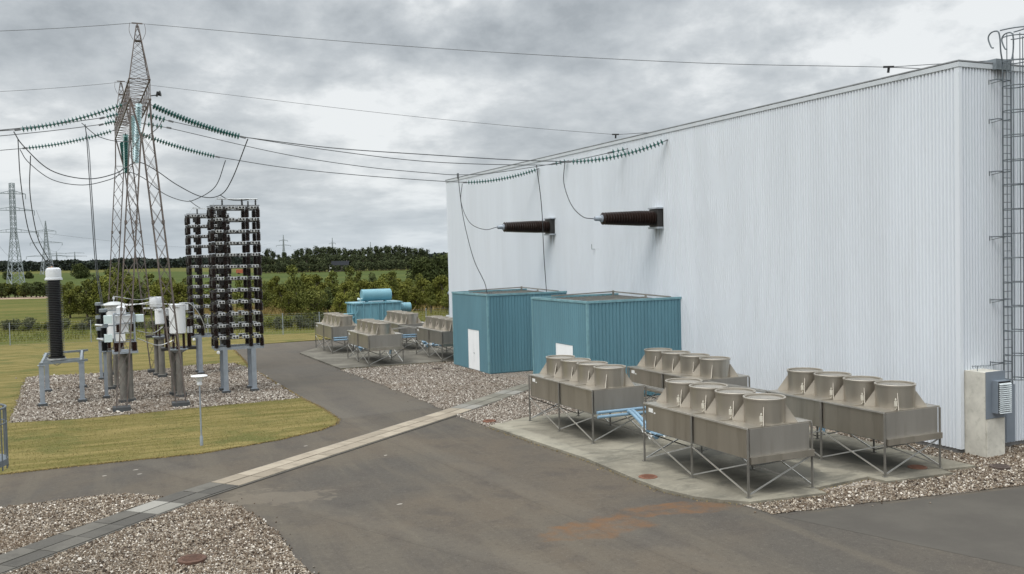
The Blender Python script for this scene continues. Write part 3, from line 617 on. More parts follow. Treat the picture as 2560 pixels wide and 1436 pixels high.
# cage ladder at the end wall
lad = thing('cage_ladder', 'grey steel cage ladder fixed to the right end wall of the hall', 'ladder', (1.72, -.30, 0))
for sx in (-.185, .185): MB().tube([(sx, 0, 1.55), (sx, 0, 12.0)], .024, 8).build('rail', 'rail_steel', lad)
rg = MB()
z = 1.7
while z < 12.0: rg.tube([(-.185, 0, z), (.185, 0, z)], .012, 6); z += .25
rg.build('rungs', 'rail_steel', lad)
for i in range(15):
    z = 2.27+i*.745
    if z > 12.95: break
    pts = [(-.185, 0, z), (-.30, -.10, z)] + [(.34*math.sin(a), -.28-.34*math.cos(a), z) for a in np.linspace(-pi*.5, pi*.5, 15)] + [(.30, -.10, z), (.185, 0, z)]
    MB().tube(pts, .018, 6).build('cage_hoop', 'rail_steel', lad)
for a in np.linspace(-pi/2, pi/2, 7):
    MB().tube([(.35*math.sin(a), -.28-.35*math.cos(a), 2.25), (.35*math.sin(a), -.28-.35*math.cos(a), 12.75)], .014, 6).build('cage_bar', 'rail_steel', lad)
for sx in (-.3, .3):
    MB().tube(smoothpts([(sx*.62, 0, 12.0), (sx*.9, -.01, 12.3), (sx, 0, 12.75), (sx, .08, 12.93), (sx, .30, 12.93), (sx, .40, 12.78), (sx, .30, 12.5), (sx, .22, 12.45)], 5), .022, 8).build('handrail', 'rail_steel', lad)
MB().tube([(.30*math.sin(a), -.02-.60*math.cos(a), 12.93) for a in np.linspace(-pi*.5, pi*.5, 15)], .02, 6).build('cage_hoop', 'rail_steel', lad)
for i, z in enumerate((2.75, 4.7, 6.65, 8.65, 10.25, 11.45)):
    b_ = MB(); b_.bar((-.42, .0, z), (-.19, 0, z), .03); b_.bar((-.42, .27, z-.12), (-.42, .27, z+.03), .05, .03); b_.bar((-.42, .26, z), (-.42, 0, z), .03); b_.bar((-.42, .26, z-.1), (-.2, 0, z-.02), .02)
    b_.bar((.18, 0, z), (.18, .27, z), .03); b_.build('wall_bracket', 'rail_steel', lad)
MB().span((-.18, -.075, .26), (.21, -.045, 2.05)).build('guard_plate', 'panel_grey', lad)

pil = thing('service_pillar', 'pale concrete pillar with grey panel and louvred vent at hall corner', 'pillar', (.53, -.4, 0))
MB().span((-.41, -.375, -.05), (.40, .36, 2.58)).build('pillar_body', 'pillar_concrete', pil)
MB().span((-.375, -.405, -.05), (.39, -.377, 1.17)).build('lower_block', 'pillar_concrete', pil)
pn = MB(); pn.span((-.40, -.41, 1.19), (.41, -.379, 2.60)); pn.build('panel', 'panel_grey', pil)
lv = MB(); lv.span((-.16, -.60, 1.36), (.41, -.412, 2.33)); lo = lv.build('vent_housing', 'panel_grey', pil)
ls = MB()
for i in range(15): ls.slab3([(-.12, -.605, 1.40+i*.061), (.38, -.605, 1.40+i*.061), (.38, -.655, 1.37+i*.061), (-.12, -.655, 1.37+i*.061)], (0, .5, .86), .022)
ls.build('louvre', 'louvre', lo, False); MB().span((-.13, -.607, 1.38), (.39, -.602, 2.31)).build('vent_backing', 'black', lo)
sp = MB(); sp.tube([(-.48, .02, 2.74), (.12, -.12, 2.74)], .014, 6)
for i in range(7): sp.tube([(-.46+i*.09, .015-i*.021, 2.68), (-.46+i*.09, .015-i*.021, 2.77)], .009, 5)
sp.tube([(-.3, -.02, 2.58), (-.3, -.02, 2.74)], .012, 6); sp.build('spike_bracket', 'galv_dark', pil)

# ================================================================== DRY COOLERS
CW, CLn, DZ, SZ = 2.05, 4.93, 1.76, 0.98
GS = 0.08
def fan_mesh():
    st = MB(); r = .535; st.lathe([(r, 0), (r, .60), (r+.022, .605), (r+.022, .655), (r-.03, .655), (r-.03, .60), (r-.035, .02)], (0, 0, 0), n=36, cap=False)
    rm_ = MB().tube([((r+.012)*math.cos(a), (r+.012)*math.sin(a), .655) for a in np.linspace(0, 2*pi, 36, False)], .014, 5, True)
    gd = MB()
    for k in range(9):
        a = .06+k*.052; gd.lathe([(a, .615), (a+.043, .615), (a+.043, .607), (a, .607), (a, .615)], (0, 0, 0), n=28, cap=False)
    for k in range(4): gd.bar((-.5*math.cos(k*pi/4), -.5*math.sin(k*pi/4), .60), (.5*math.cos(k*pi/4), .5*math.sin(k*pi/4), .60), .02, .012)
    gd.lathe([(.0001, .618), (.10, .618), (.10, .60), (.0001, .60)], (0, 0, 0), n=16, cap=False)
    bl = MB(); bl.lathe([(.09, .40), (.09, .5)], (0, 0, 0), n=14)
    for k in range(6):
        a = k*pi/3; ca, sa = math.cos(a), math.sin(a)
        bl.slab3([(ca*.08-sa*.05, sa*.08+ca*.05, .48), (ca*.49-sa*.11, sa*.49+ca*.11, .49), (ca*.49+sa*.09, sa*.49-ca*.09, .42), (ca*.08+sa*.06, sa*.08-ca*.06, .42)], (0, 0, 1), .01)
    gu = MB(); gu.slab3([(.53, 0, 0), (.84, 0, 0), (.84, 0, .02), (.545, 0, .46), (.53, 0, .46)], (0, 1, 0), .012)
    return rm_.mesh('rim', 'gusset_steel'), st.mesh('fan_stack', 'stainless'), gd.mesh('fan_grille', 'stainless_dull'), bl.mesh('fan_blades', 'galv_dark'), gu.mesh('gusset', 'gusset_steel', False)
FM = fan_mesh()
SWB = MB().span((-.03, -.04, 0), (.03, .04, .14)); SWB.lathe([(.02, .16), (.02, .20), (.01, .22)], (0, 0, 0), n=8); SWB.tube([(0, 0, 0), (.0, -.02, -.06), (0, .02, -.10)], .01, 5); SWB = SWB.mesh('switch_box', 'switch_cream')
def dry_cooler(x, y, label, near_rail, switches, group):
    t = thing('dry_cooler', label, 'cooler', (x, y, GS), 0, group)
    cs = MB(); e = .02
    cs.span((e, .05, SZ), (e+.02, CLn/2-.03, DZ-.02)); cs.span((e, CLn/2+.03, SZ), (e+.02, CLn-.05, DZ-.02)); cs.span((CW-e-.02, .05, SZ), (CW-e, CLn-.05, DZ-.02))
    cs.build('side_panel', 'stainless', t)
    MB().span((.05, .012, SZ), (CW-.05, .03, DZ-.0)).build('end_panel', 'end_steel', t); MB().span((.05, CLn-.03, SZ), (CW-.05, CLn-.012, DZ)).build('end_panel', 'end_steel', t)
    MB().span((.045, .035, SZ-.02), (CW-.045, CLn-.035, SZ+.06)).build('coil_block', 'galv_dark', t)
    dk = MB(); dk.span((-.01, .031, DZ), (CW+.01, CLn-.031, DZ+.03))
    for i in range(1, 4): dk.span((.0, CLn*i/4-.012, DZ+.031), (CW, CLn*i/4+.012, DZ+.05))
    dk.build('deck', 'stainless', t)
    tr = MB(); tr.bar((-.025, .0, DZ+.015), (-.025, CLn, DZ+.015), .02, .045); tr.bar((CW+.025, .0, DZ+.015), (CW+.025, CLn, DZ+.015), .02, .045); tr.build('deck_edge', 'stainless_bright', t)
    for yy in (.0, CLn/2, CLn):
        for xx in (.0, CW):
            lg = MB(); lg.span((xx-.014-.022, yy-.03, .02), (xx-.014+.006, yy+.03, DZ-.01)) if xx == 0 else lg.span((xx+.008, yy-.03, .02), (xx+.036, yy+.03, DZ-.01))
            xc = xx-.022 if xx == 0 else xx+.022
            lg.span((xc-.03, yy-.012, .02), (xc+.03, yy+.012, SZ)); lg.span((xc-.06, yy-.05, 0), (xc+.06, yy+.05, .02)); lg.build('leg', 'post_steel', t)
    zb, zt = .10, .88
    for xx in (-.02, CW+.02):
        for k in (0, 1):
            a, b_ = CLn*k/2+.03, CLn*(k+1)/2-.03
            MB().bar((xx, a, zb), (xx, b_, zt), .028, .035).build('brace', 'stainless_bright', t); MB().bar((xx+.03, a, zt), (xx+.03, b_, zb), .028, .035).build('brace', 'brace_steel', t)
    for yy in (.0, CLn):
        MB().bar((.02, yy-.02, zb), (CW-.02, yy-.02, zt), .028, .035).build('brace', 'brace_steel', t); MB().bar((.02, yy+.02, zt), (CW-.02, yy+.02, zb), .028, .035).build('brace', 'post_steel', t)
    if near_rail:
        dr = MB(); dr.span((.02, -.09, SZ-.10), (CW+.03, .01, SZ+.07)); dr.build('drip_tray', 'stainless', t)
    lp = MB(); lp.span((.012, CLn-.45, DZ-.22), (.019, CLn-.22, DZ-.10)); lp.span((.012, CLn-.58, DZ-.24), (.019, CLn-.50, DZ-.20)); lp.build('label_plate', 'label_white', t)
    for k in range(4):
        yy = CLn*(k+.5)/4; s_ = link('fan_stack', FM[1], t, (CW/2, yy, DZ+.03)); s_.rotation_euler.z = random.uniform(0, .1)
        link('rim', FM[0], s_); link('fan_grille', FM[2], s_); link('fan_blades', FM[3], s_, rz=random.random())
        for q in range(4): link('gusset', FM[4], s_, rz=pi/4+q*pi/2+random.uniform(-.02, .02))
        if switches: link('switch_box', SWB, s_, (-.53, -.44, .11), rz=.7)
    return t
NG, FG = 'dry coolers on the near concrete pad', 'dry coolers on the rear concrete pad'
dry_cooler(-8.98, -1.18, 'steel four fan cooler nearest the rust stain, a drip tray across its end', True, True, NG)
dry_cooler(-9.06, 6.80, 'steel four fan cooler with blue pipes across its end, before the nearer teal shed', False, False, NG)
dry_cooler(-4.38, -1.25, 'steel four fan cooler closest to the hall corner and concrete pillar', True, True, NG)
dry_cooler(-4.72, 6.75, 'steel four fan cooler between the nearer teal shed wall and the hall', False, False, NG)
dry_cooler(-9.50, 32.8, 'rear pad steel cooler at front left with drip tray above the gravel', True, False, FG)
dry_cooler(-9.68, 41.2, 'rear pad steel cooler at far left by the road and lawn edge', False, False, FG)
dry_cooler(-5.05, 32.5, 'rear pad steel cooler partly hidden behind the further teal shed', True, False, FG)
dry_cooler(-5.35, 40.2, 'rear pad steel cooler in front of the blue transformer', False, False, FG)

def header_pipes(x, y, label, drop):
    t = thing('cooling_pipes', label, 'pipes', (x, y, GS))
    hp = MB(); hp.tube([(.06, -.16, SZ+.07), (CW+.10, -.16, SZ+.07)], .052, 10); hp.tube([(.06, -.20, SZ-.07), (CW+.10, -.20, SZ-.07)], .052, 10); hp.build('header_pipe', 'pipe_blue', t)
    for i, dx in enumerate((0, .15)):
        MB().tube(smoothpts([(CW*.60+dx, -.19, SZ+.02), (CW*.62+dx, -.30, SZ+.0), (CW*.66+dx, -.75, .72), (CW*.68+dx, -1.15, .48), (CW*.76+dx, -1.5, .42), (CW*.95+dx, -1.9, .42), (CW*1.3, -2.3+dx, .42), (CW*1.6, -2.4+dx, .40), (CW*1.6, -2.4+dx, 0)], 5), .06, 10).build('branch_pipe', 'pipe_blue', t)
    for (vx, vy, vz) in ((CW*.68, -1.20, .55), (CW*.74, -1.40, .36), (CW*.90, -1.75, .46), (CW*1.1, -2.05, .43)):
        v = MB(); v.lathe([(.06, -.10), (.105, -.10), (.105, -.07), (.08, -.05), (.08, .05), (.105, .07), (.105, .10), (.06, .10)], (vx, vy, vz), (0, 1, .2), 14); vo = v.build('valve', 'pipe_blue', t)
        wr = MB(); ring = [(vx-.20+0*math.cos(a), vy+.10*math.cos(a), vz+.10*math.sin(a)) for a in np.linspace(0, 2*pi, 14, False)]; wr.tube(ring, .014, 5, True)
        wr.tube([(vx-.05, vy, vz), (vx-.21, vy, vz)], .012, 5); wr.bar((vx-.2, vy-.1, vz), (vx-.2, vy+.1, vz), .014); wr.bar((vx-.2, vy, vz-.1), (vx-.2, vy, vz+.1), .014); wr.build('valve_wheel', 'label_white', vo)
    return t
header_pipes(-9.06, 6.80, 'pale blue header pipes with white wheel valves on the near cooler pad', 1)
header_pipes(-4.72, 6.75, 'pale blue pipes under the cooler beside the hall wall', 1)
header_pipes(-9.68, 41.2, 'pale blue header pipes at the far left cooler of the rear pad', 1)
header_pipes(-5.35, 40.2, 'pale blue pipes between the right hand coolers of the rear pad', 1)
def cable_tray(pts, label):
    t = MB()
    for a, b_ in zip(pts, pts[1:]):
        a = Vector(a); b_ = Vector(b_); sd_ = Vector((0.09, 0, 0)) if abs((b_-a).y) > abs((b_-a).x) else Vector((0, .09, 0))
        t.bar(a-sd_, b_-sd_, .025, .07); t.bar(a+sd_, b_+sd_, .025, .07); k = max(2, int((b_-a).length/.3))
        for i in range(k+1): q = a.lerp(b_, i/k); t.bar(q-sd_, q+sd_, .02, .02)
    return tag(t.build('cable_tray', 'stainless_bright'), label, 'cable tray', 'cable trays between coolers')
cable_tray([(-6.75, 9.2, 1.72), (-6.75, 3.4, 1.80)], 'thin steel cable tray between the two left coolers of the near pad')
cable_tray([(-4.55, 6.9, 1.80), (-4.25, 3.5, 1.80)], 'thin steel cable tray between the two coolers along the hall wall')
cable_tray([(-5.2, 40.3, 1.78), (-5.0, 37.3, 1.78)], 'thin steel cable tray joining the rear pad coolers by the transformer')
cable_tray([(-7.35, 37.5, 1.75), (-5.2, 38.6, 1.78)], 'sloping steel cable tray at the back of the rear pad coolers')

# ================================================================== MANHOLES, LAMP, RAILING
def manhole(x, y, z, r, mat, label, up=.06):
    mb = MB(); mb.lathe([(r, -.02), (r, up-.012), (r-.02, up), (r-.05, up), (r-.055, up-.008), (.0001, up-.006)], (x, y, z), n=28, cap=False)
    for i in range(-3, 4):
        w_ = math.sqrt(max(0, (r-.09)**2-(i*.075)**2)); mb.bar((x-w_, y+i*.075, z+up-.004), (x+w_, y+i*.075, z+up-.004), .025, .012)
    tag(mb.build('manhole_cover', mat), label, 'manhole cover', 'round iron manhole covers')
manhole(-22.38, .71, .02, .30, 'rust_brown', 'raised rusty round manhole cover in the gravel at the bottom left', .07)
manhole(-10.0, 2.0, .086, .27, 'rust_iron', 'rusty round manhole cover set in the near pad by the tarmac', .02)
manhole(-2.75, -.85, .086, .27, 'rust_iron', 'rusty round cover on the pad under the cooler by the pillar', .02)
manhole(-.63, -1.85, .02, .27, 'dark_iron', 'dark round manhole cover in the gravel before the pillar', .07)
manhole(-10.33, 12.75, .016, .26, 'rust_iron', 'rusty manhole cover in the gravel at the pad corner', .05)
manhole(-6.44, 29.6, .016, .28, 'dark_iron', 'dark manhole cover in the gravel by the further teal shed', .05)
lamp = thing('lamp_post', 'slim grey lamp post with white disc shade standing on the lawn', 'lamp post', (-20.84, 13.75, .03))
MB().lathe([(.055, -.03), (.055, .30), (.038, .34), (.038, .36)], (0, 0, 0), n=14).build('base', 'galvanised', lamp)
MB().lathe([(.03, .36), (.026, 2.12)], (0, 0, 0), n=12).build('pole', 'galvanised', lamp)
MB().lathe([(.05, 2.10), (.085, 2.13), (.085, 2.22), (.075, 2.25), (.11, 2.30), (.115, 2.42), (.06, 2.44)], (0, 0, 0), n=18).build('lamp_body', 'white_paint', lamp)
MB().lathe([(.05, 2.435), (.27, 2.425), (.285, 2.44), (.27, 2.46), (.05, 2.485), (.0001, 2.49)], (0, 0, 0), n=30, cap=False).build('lamp_shade', 'white_paint', lamp)
rail = thing('stair_railing', 'grey steel spiral stair railing cut off at the left picture edge', 'railing', (-26.49, .38, 0))
RC = .72; rz0 = 2.62
def arc(r, z, a0=-2.6, a1=2.6, n=26): return [(r*math.cos(a), r*math.sin(a), z) for a in np.linspace(a0, a1, n)]
MB().tube(arc(RC, 3.72), .022, 8).build('handrail', 'rail_steel', rail); MB().tube(arc(RC, 3.42), .014, 6).build('middle_rail', 'rail_steel', rail)
for a in np.linspace(-2.5, 2.5, 18): MB().tube([(RC*math.cos(a), RC*math.sin(a), rz0-.1), (RC*math.cos(a), RC*math.sin(a), 3.72)], .013, 6).build('baluster', 'rail_steel', rail)
MB().lathe([(.0001, 2.60), (.73, 2.60), (.73, 2.72), (.0001, 2.72)], (0, 0, 0), n=30, cap=False).build('landing', 'rail_steel', rail)
MB().tube([(0, 0, 0), (0, 0, 3.7)], .06, 10).build('centre_post', 'rail_steel', rail)

# ================================================================== LINE GANTRY
gan = thing('line_gantry', 'rusty lattice steel line gantry straddling the switchyard gravel', 'gantry', (-22.1, 30.75, 0))
def lat(mb, c0, c1, k, chord, brace, ring=True):
    """lattice between two quads of corner points c0 (bottom) and c1 (top)"""
    c0 = [Vector(p) for p in c0]; c1 = [Vector(p) for p in c1]; m_ = len(c0)
    for a, b_ in zip(c0, c1): mb.bar(a, b_, chord)
    for i in range(k):
        for j in range(m_):
            j2 = (j+1) % m_; a0 = c0[j].lerp(c1[j], i/k); a1 = c0[j].lerp(c1[j], (i+1)/k); b0 = c0[j2].lerp(c1[j2], i/k); b1 = c0[j2].lerp(c1[j2], (i+1)/k)
            mb.bar(a0, b1, brace); mb.bar(b0, a1, brace)
            if ring and (i == 0 or i == k-1): mb.bar(a0 if i == 0 else a1, b0 if i == 0 else b1, brace)
    return mb
def sq(x, y, z, wx, wy): return [(x-wx/2, y-wy/2, z), (x+wx/2, y-wy/2, z), (x+wx/2, y+wy/2, z), (x-wx/2, y+wy/2, z)]
YN, YF = -7.15, 7.15
for yy, xm in ((YN, .17), (YF, -.1)):
    for sx in (-1, 1):
        x0 = xm + sx*1.22
        col = MB(); lat(col, sq(x0, yy, .22, .42, .42), sq(xm+sx*.24, yy, 12.0, .46, .46), 15, .046, .016)
        # outer chords carry on up to the beam corner, inner ones brace out to it
        for dy in (-.21, .21): col.bar((xm+sx*.45, yy+dy, 12.0), (xm+sx*.40, yy+dy, 13.6), .055); col.bar((xm+sx*.03, yy+dy, 12.0), (xm+sx*.38, yy+dy, 13.55), .05)
        for f in (.36, .68):
            for p in sq(x0+(xm+sx*.24-x0)*f, yy, .22+11.78*f, .42, .42): col.box(p, (.10, .10, .16))
        c = col.build('column', 'rusty_steel', gan, False)
        MB().span((x0-.36, yy-.36, -.05), (x0+.36, yy+.36, .22)).build('footing', 'footing', c)
bm = MB(); bw = .42
c0 = [(.17-bw, YN-.3, 13.55), (.17+bw, YN-.3, 13.55), (.17+bw, YN-.3, 14.4), (.17-bw, YN-.3, 14.4)]; c1 = [(-.1-bw, YF+.3, 13.55), (-.1+bw, YF+.3, 13.55), (-.1+bw, YF+.3, 14.4), (-.1-bw, YF+.3, 14.4)]
lat(bm, c0, c1, 14, .055, .017)
for i in range(15):
    q = [Vector(a).lerp(Vector(b_), i/14) for a, b_ in zip(c0, c1)]
    for j in range(4): bm.bar(q[j], q[(j+1) % 4], .022)
bm.build('crossbeam', 'rusty_steel', gan, False)
for yy, xm in ((YN, .17), (YF, -.1)):
    pk = MB(); lat(pk, sq(xm, yy, 14.4, .82, .82), sq(xm, yy, 16.75, .09, .09), 7, .04, .014)
    pk.bar((xm-.22, yy, 16.86), (xm+.22, yy, 16.86), .05); pk.bar((xm, yy, 16.7), (xm, yy, 16.88), .06); pk.box((xm, yy, 16.1), (.28, .28, .05))
    for sx in (-1, 1): pk.tube(smoothpts([(xm+sx*.3, yy, 16.86), (xm+sx*.33, yy, 16.5), (xm+sx*.2, yy, 16.15)], 5), .01, 5)
    pk.build('peak', 'rusty_steel', gan, False)
fd = MB(); fd.bar((.62, YN, 13.75), (.90, YN, 13.80), .04); fd.slab3([(.86, YN-.09, 13.74), (.86, YN+.09, 13.74), (.90, YN+.09, 13.94), (.90, YN-.09, 13.94)], (1, 0, -.15), .08); fd.lathe([(.06, 0), (.13, .15)], (.88, YN, 13.84), (.9, -.3, .15), 12); fd.build('floodlight', 'black', gan)

# ------------------------------------------------------------------ insulator strings and wires
def disc_mesh(mat, r=.150):
    return MB().lathe([(.035, -.05), (.045, -.02), (r*.8, -.008), (r, .012), (r*.96, .022), (r*.6, .03), (.03, .06)], (0, 0, 0), n=14).mesh('disc', mat)
DG, DP = disc_mesh('glass_green'), disc_mesh('glass_pale', .15)
def string(a, b, label, nd, group, dm=DG, droop=0.0, s0=.06, s1=.97, clampat=True):
    a = Vector(a); b = Vector(b); mid = (a+b)/2; t = thing('insulator_string', label, 'insulator', tuple(a), 0, group)
    P = lambda u: a.lerp(b, u)-a-Vector((0, 0, 4*droop*u*(1-u)))
    MB().tube([P(i/12) for i in range(13)], .022, 6).build('link_rod', 'fitting', t)
    for i in range(nd):
        u = s0+(s1-s0)*i/(nd-1); d = (P(u+.01)-P(u-.01)).normalized(); o = link('disc', dm, t, P(u)); o.rotation_mode = 'QUATERNION'; o.rotation_quaternion = d.to_track_quat('Z', 'Y')
    if clampat:
        d = (P(1)-P(.95)).normalized(); MB().bar(P(1)-d*.02, P(1)+d*.22, .06, .09).build('clamp', 'fitting', t); MB().bar(P(0), P(.03), .08, .05).build('shackle', 'fitting', t)
    return t
def wire(name, pts, r, label, mat='cable', n=8, group=None, cat='cable'):
    return tag(MB().tube(smoothpts(pts, n) if n else pts, r, 6).build(name, mat), label, cat, group)
SG = 'glass insulator strings of the overhead lines'
bx = lambda y: -22.1+.17+(-.27)*(y-23.6)/14.3
# right-hand side strings (gantry to hall)
string((bx(25.0)+.45, 24.95, 13.62), (-17.75, 23.32, 12.04), 'green glass insulator string from gantry towards hall, upper and thicker one', 30, SG, droop=.12)
string((bx(36.5)+.45, 36.4, 13.85), (-17.45, 35.08, 12.37), 'green glass insulator string from gantry towards hall, lower one over tower', 28, SG, droop=.10)
string((bx(29)+.45, 28.9, 13.75), (-20.4, 28.5, 13.38), 'short insulator string close to gantry beam, second from camera on hall side', 5, SG, s0=.25, s1=.8)
string((bx(33)+.45, 32.85, 13.85), (-20.2, 32.5, 13.58), 'short insulator string close to gantry beam, third from camera on hall side', 5, SG, s0=.25, s1=.8)
# left-hand side strings
string((bx(25.0)-.45, 25.0, 13.62), (-26.7, 25.0, 12.30), 'dark insulator string sloping left from gantry, the upper long one', 27, SG, droop=.16)
string((bx(36.5)-.45, 36.5, 13.9), (-27.05, 36.5, 12.78), 'dark insulator string sloping left from gantry, the lower long one', 27, SG, droop=.14)
string((bx(29)-.45, 29.0, 13.75), (-23.3, 29.0, 13.5), 'short insulator string left of gantry beam, second from camera', 4, SG, s0=.3, s1=.8)
string((bx(33)-.45, 33.0, 13.95), (-23.3, 33.0, 13.72), 'short insulator string left of gantry beam, third from camera', 4, SG, s0=.3, s1=.8)
# hall-side strings
HWN, HWF = (-.05, 15.56, 11.47), (-.05, 28.93, 11.39)
string(HWN, (-4.1, 17.36, 10.58), 'green glass insulator string anchored to hall wall above the nearer bushing', 25, SG, droop=.22)
string(HWF, (-4.05, 30.36, 10.66), 'green glass insulator string anchored to hall wall above the further bushing', 25, SG, droop=.18)
string((-.05, 19.02, 11.46), (-.75, 19.36, 11.30), 'short insulator string on hall wall just behind the nearer long one', 3, SG, s0=.3, s1=.9)
string((-.05, 25.21, 11.49), (-.75, 25.48, 11.34), 'short insulator string on hall wall between the two long ones', 3, SG, s0=.3, s1=.9)
# V strings under the beam holding the jumpers
VN, VF = (-22.05, 26.3, 11.1), (-22.1, 37.6, 11.65)
string((bx(24.3), 24.2, 13.6), VN, 'pale glass string of the nearer V under gantry beam, nearer half', 22, SG, DP, clampat=False)
string((bx(27), 28.4, 13.6), VN, 'pale glass string of the nearer V under gantry beam, further half', 22, SG, DP, clampat=False)
string((bx(35), 35.4, 13.6), VF, 'green glass string of the further V under gantry beam, nearer half', 22, SG, clampat=False)
string((bx(38), 39.6, 13.6), VF, 'green glass string of the further V under gantry beam, further half', 22, SG, clampat=False)
CG = 'conductors from gantry to hall'
HNc = [(-17.75, 23.32, 12.04), (-14.0, 21.7, 11.45), (-9.86, 19.89, 11.03), (-6.5, 18.4, 10.72), (-4.1, 17.36, 10.58)]
HFc = [(-17.45, 35.08, 12.37), (-14.0, 33.9, 11.72), (-10, 32.5, 11.2), (-5.95, 31.03, 10.80), (-4.05, 30.36, 10.66)]
NNc = [(-20.4, 28.5, 13.38), (-17.25, 27.03, 12.54), (-13, 25.1, 11.7), (-8.74, 23.08, 11.05), (-4.09, 20.92, 10.77), (-2.7, 20.27, 10.90), (-.75, 19.36, 11.30)]
NFc = [(-20.2, 32.5, 13.58), (-14.69, 30.53, 12.13), (-10.5, 29.1, 11.35), (-7.09, 27.78, 10.93), (-5.77, 27.3, 10.82), (-4.02, 26.67, 10.88), (-.75, 25.48, 11.34)]
wire('overhead_conductor', HNc, .022, 'overhead conductor ending at the near long insulator string on hall', group=CG)
wire('overhead_conductor', HFc, .022, 'lowest overhead conductor, ending at the further long insulator string on hall', group=CG)
wire('overhead_conductor', NNc, .020, 'second overhead conductor dipping then rising to the hall wall behind', group=CG)
wire('overhead_conductor', NFc, .020, 'third overhead conductor carrying a dropper clamp near the hall', group=CG)
CGL = 'conductors leaving gantry to the left'
for y, z0, x0, z1, lab in ((25.0, 12.30, -26.7, 12.35, 'upper left going conductor beyond the upper long insulator string'), (36.5, 12.78, -27.05, 12.7, 'lower left going conductor beyond the lower long insulator string'), (29.0, 13.5, -23.3, 11.9, 'left going conductor from the second short string'), (33.0, 13.72, -23.3, 12.3, 'left going conductor from the third short string')):
    wire('overhead_conductor', sag((x0, y, z0), (x0-22, y, z1+.3), .75), .020, lab, n=0, group=CGL)
for pts, lab in (([(-21.7, 23.6, 16.86), (-12.93, 14.56, 14.61), (-5.5, 7.1, 13.0), (-.55, 2.15, 12.17)], 'upper thin earth wire from near gantry peak to hall roof'), ([(-22.0, 37.9, 16.83), (-11.09, 27.39, 14.09), (-5, 21.6, 12.72), (-1.26, 18.09, 11.98)], 'lower thin earth wire from far gantry peak to hall roof')):
    wire('earth_wire', pts, .011, lab, 'wire_thin', group='earth wires over the yard')
for y, zz, lab in ((23.6, 16.86, 'upper thin earth wire running left from the near gantry peak'), (37.9, 16.83, 'lower thin earth wire running left from the far gantry peak')):
    wire('earth_wire', sag((-22.1, y, zz), (-46, y, zz-1.2), .7), .011, lab, 'wire_thin', n=0, group='earth wires over the yard')
for (p, q, r_, lab) in (((-.55, 2.15, 12.17), (.3, 1.4, 12.02), (14, -3, 13.0), 'earth wire end fitting above hall roof edge near the ladder'), ((-1.26, 18.09, 11.98), (.2, 17.0, 12.0), (12, 12, 12.6), 'earth wire end fitting above hall roof edge halfway along')):
    t = thing('wire_fitting', lab, 'fitting', p); P = Vector(p); Q = Vector(q)-P
    MB().bar((-.14, .12, .02), (.10, -.10, .0), .05, .06).bar((0, .02, 0), (.0, .05, -.17), .06, .05).build('clamp', 'black', t)
    MB().tube([(0, 0, 0), Q], .014, 5).tube([(.05, -.06, 0), Vector(r_)-P], .012, 5).build('stay_wire', 'wire_thin', t)
# jumpers, droppers
JG = 'jumper loops and droppers'
wire('jumper_cable', [(-26.95, 25.0, 12.2), (-26.6, 25.05, 11.6), (-25.6, 25.3, 10.6), (-24.2, 25.8, 10.28), (-23.0, 26.1, 10.55), VN, (-21.3, 26.3, 10.8), (-20.3, 26.5, 10.1), (-19.2, 26.6, 9.55), (-18.35, 26.5, 9.62), (-17.9, 25.6, 10.3), (-17.45, 23.3, 11.95)], .024, 'jumper loop under gantry through the nearer V string', group=JG)
wire('jumper_cable', [(-27.4, 36.5, 12.7), (-27.0, 36.5, 12.0), (-25.9, 36.6, 11.1), (-24.4, 37.0, 10.85), (-23.0, 37.4, 11.2), VF, (-21.2, 37.4, 11.3), (-20.2, 36.9, 10.4), (-19.2, 36.4, 9.95), (-18.55, 36.0, 10.0), (-17.5, 35.4, 10.7), (-16.95, 34.9, 12.15)], .024, 'jumper loop under gantry through the further V string', group=JG)
wire('dropper_cable', [(-18.35, 26.5, 9.62), (-18.0, 26.5, 9.42), (-17.5, 26.5, 9.36), (-17.0, 26.5, 9.40)], .022, 'short dropper from jumper to top of the near capacitor tower', group=JG)
wire('dropper_cable', [(-18.85, 36.2, 9.95), (-18.6, 36.0, 9.7), (-18.3, 35.6, 9.45)], .022, 'short dropper from jumper to top of the far capacitor tower', group=JG)
wire('dropper_cable', [(-26.8, 25.0, 11.9), (-26.78, 25.4, 10.0), (-26.6, 26.6, 7.9), (-26.1, 27.6, 6.75), (-25.75, 28.0, 6.38)], .020, 'left of the twin cables hanging down to the tall black insulator column', group=JG)
wire('dropper_cable', [(-26.35, 25.1, 11.2), (-26.45, 25.5, 9.6), (-26.3, 26.8, 7.8), (-25.95, 27.6, 6.8), (-25.72, 28.02, 6.38)], .020, 'right of the twin cables hanging down to the tall black insulator column', group=JG)
wire('dropper_cable', [(-24.15, 29.0, 13.15), (-24.1, 29.0, 12.2), (-24.05, 28.9, 10), (-23.95, 28.5, 6.5), (-23.75, 28.1, 4.35)], .020, 'left strand of the twin dropper falling to the filter equipment', group=JG)
wire('dropper_cable', [(-24.12, 33.0, 13.3), (-24.02, 30.5, 12.1), (-23.98, 29.0, 10), (-23.88, 28.6, 6.5), (-23.68, 28.15, 4.35)], .020, 'right strand of the twin dropper falling to the filter equipment', group=JG)
wire('dropper_cable', [(-4.35, 17.47, 10.55), (-4.45, 17.4, 9.6), (-4.3, 17.0, 8.6), (-3.95, 16.6, 8.05), BT['near']], .020, 'curved dropper from near conductor to the nearer wall bushing', group=JG)
wire('dropper_cable', [(-4.3, 30.45, 10.6), (-4.5, 30.2, 9.5), (-4.4, 29.2, 8.3), (-4.0, 28.0, 7.85), BT['far']], .020, 'curved dropper from far conductor to the further wall bushing', group=JG)
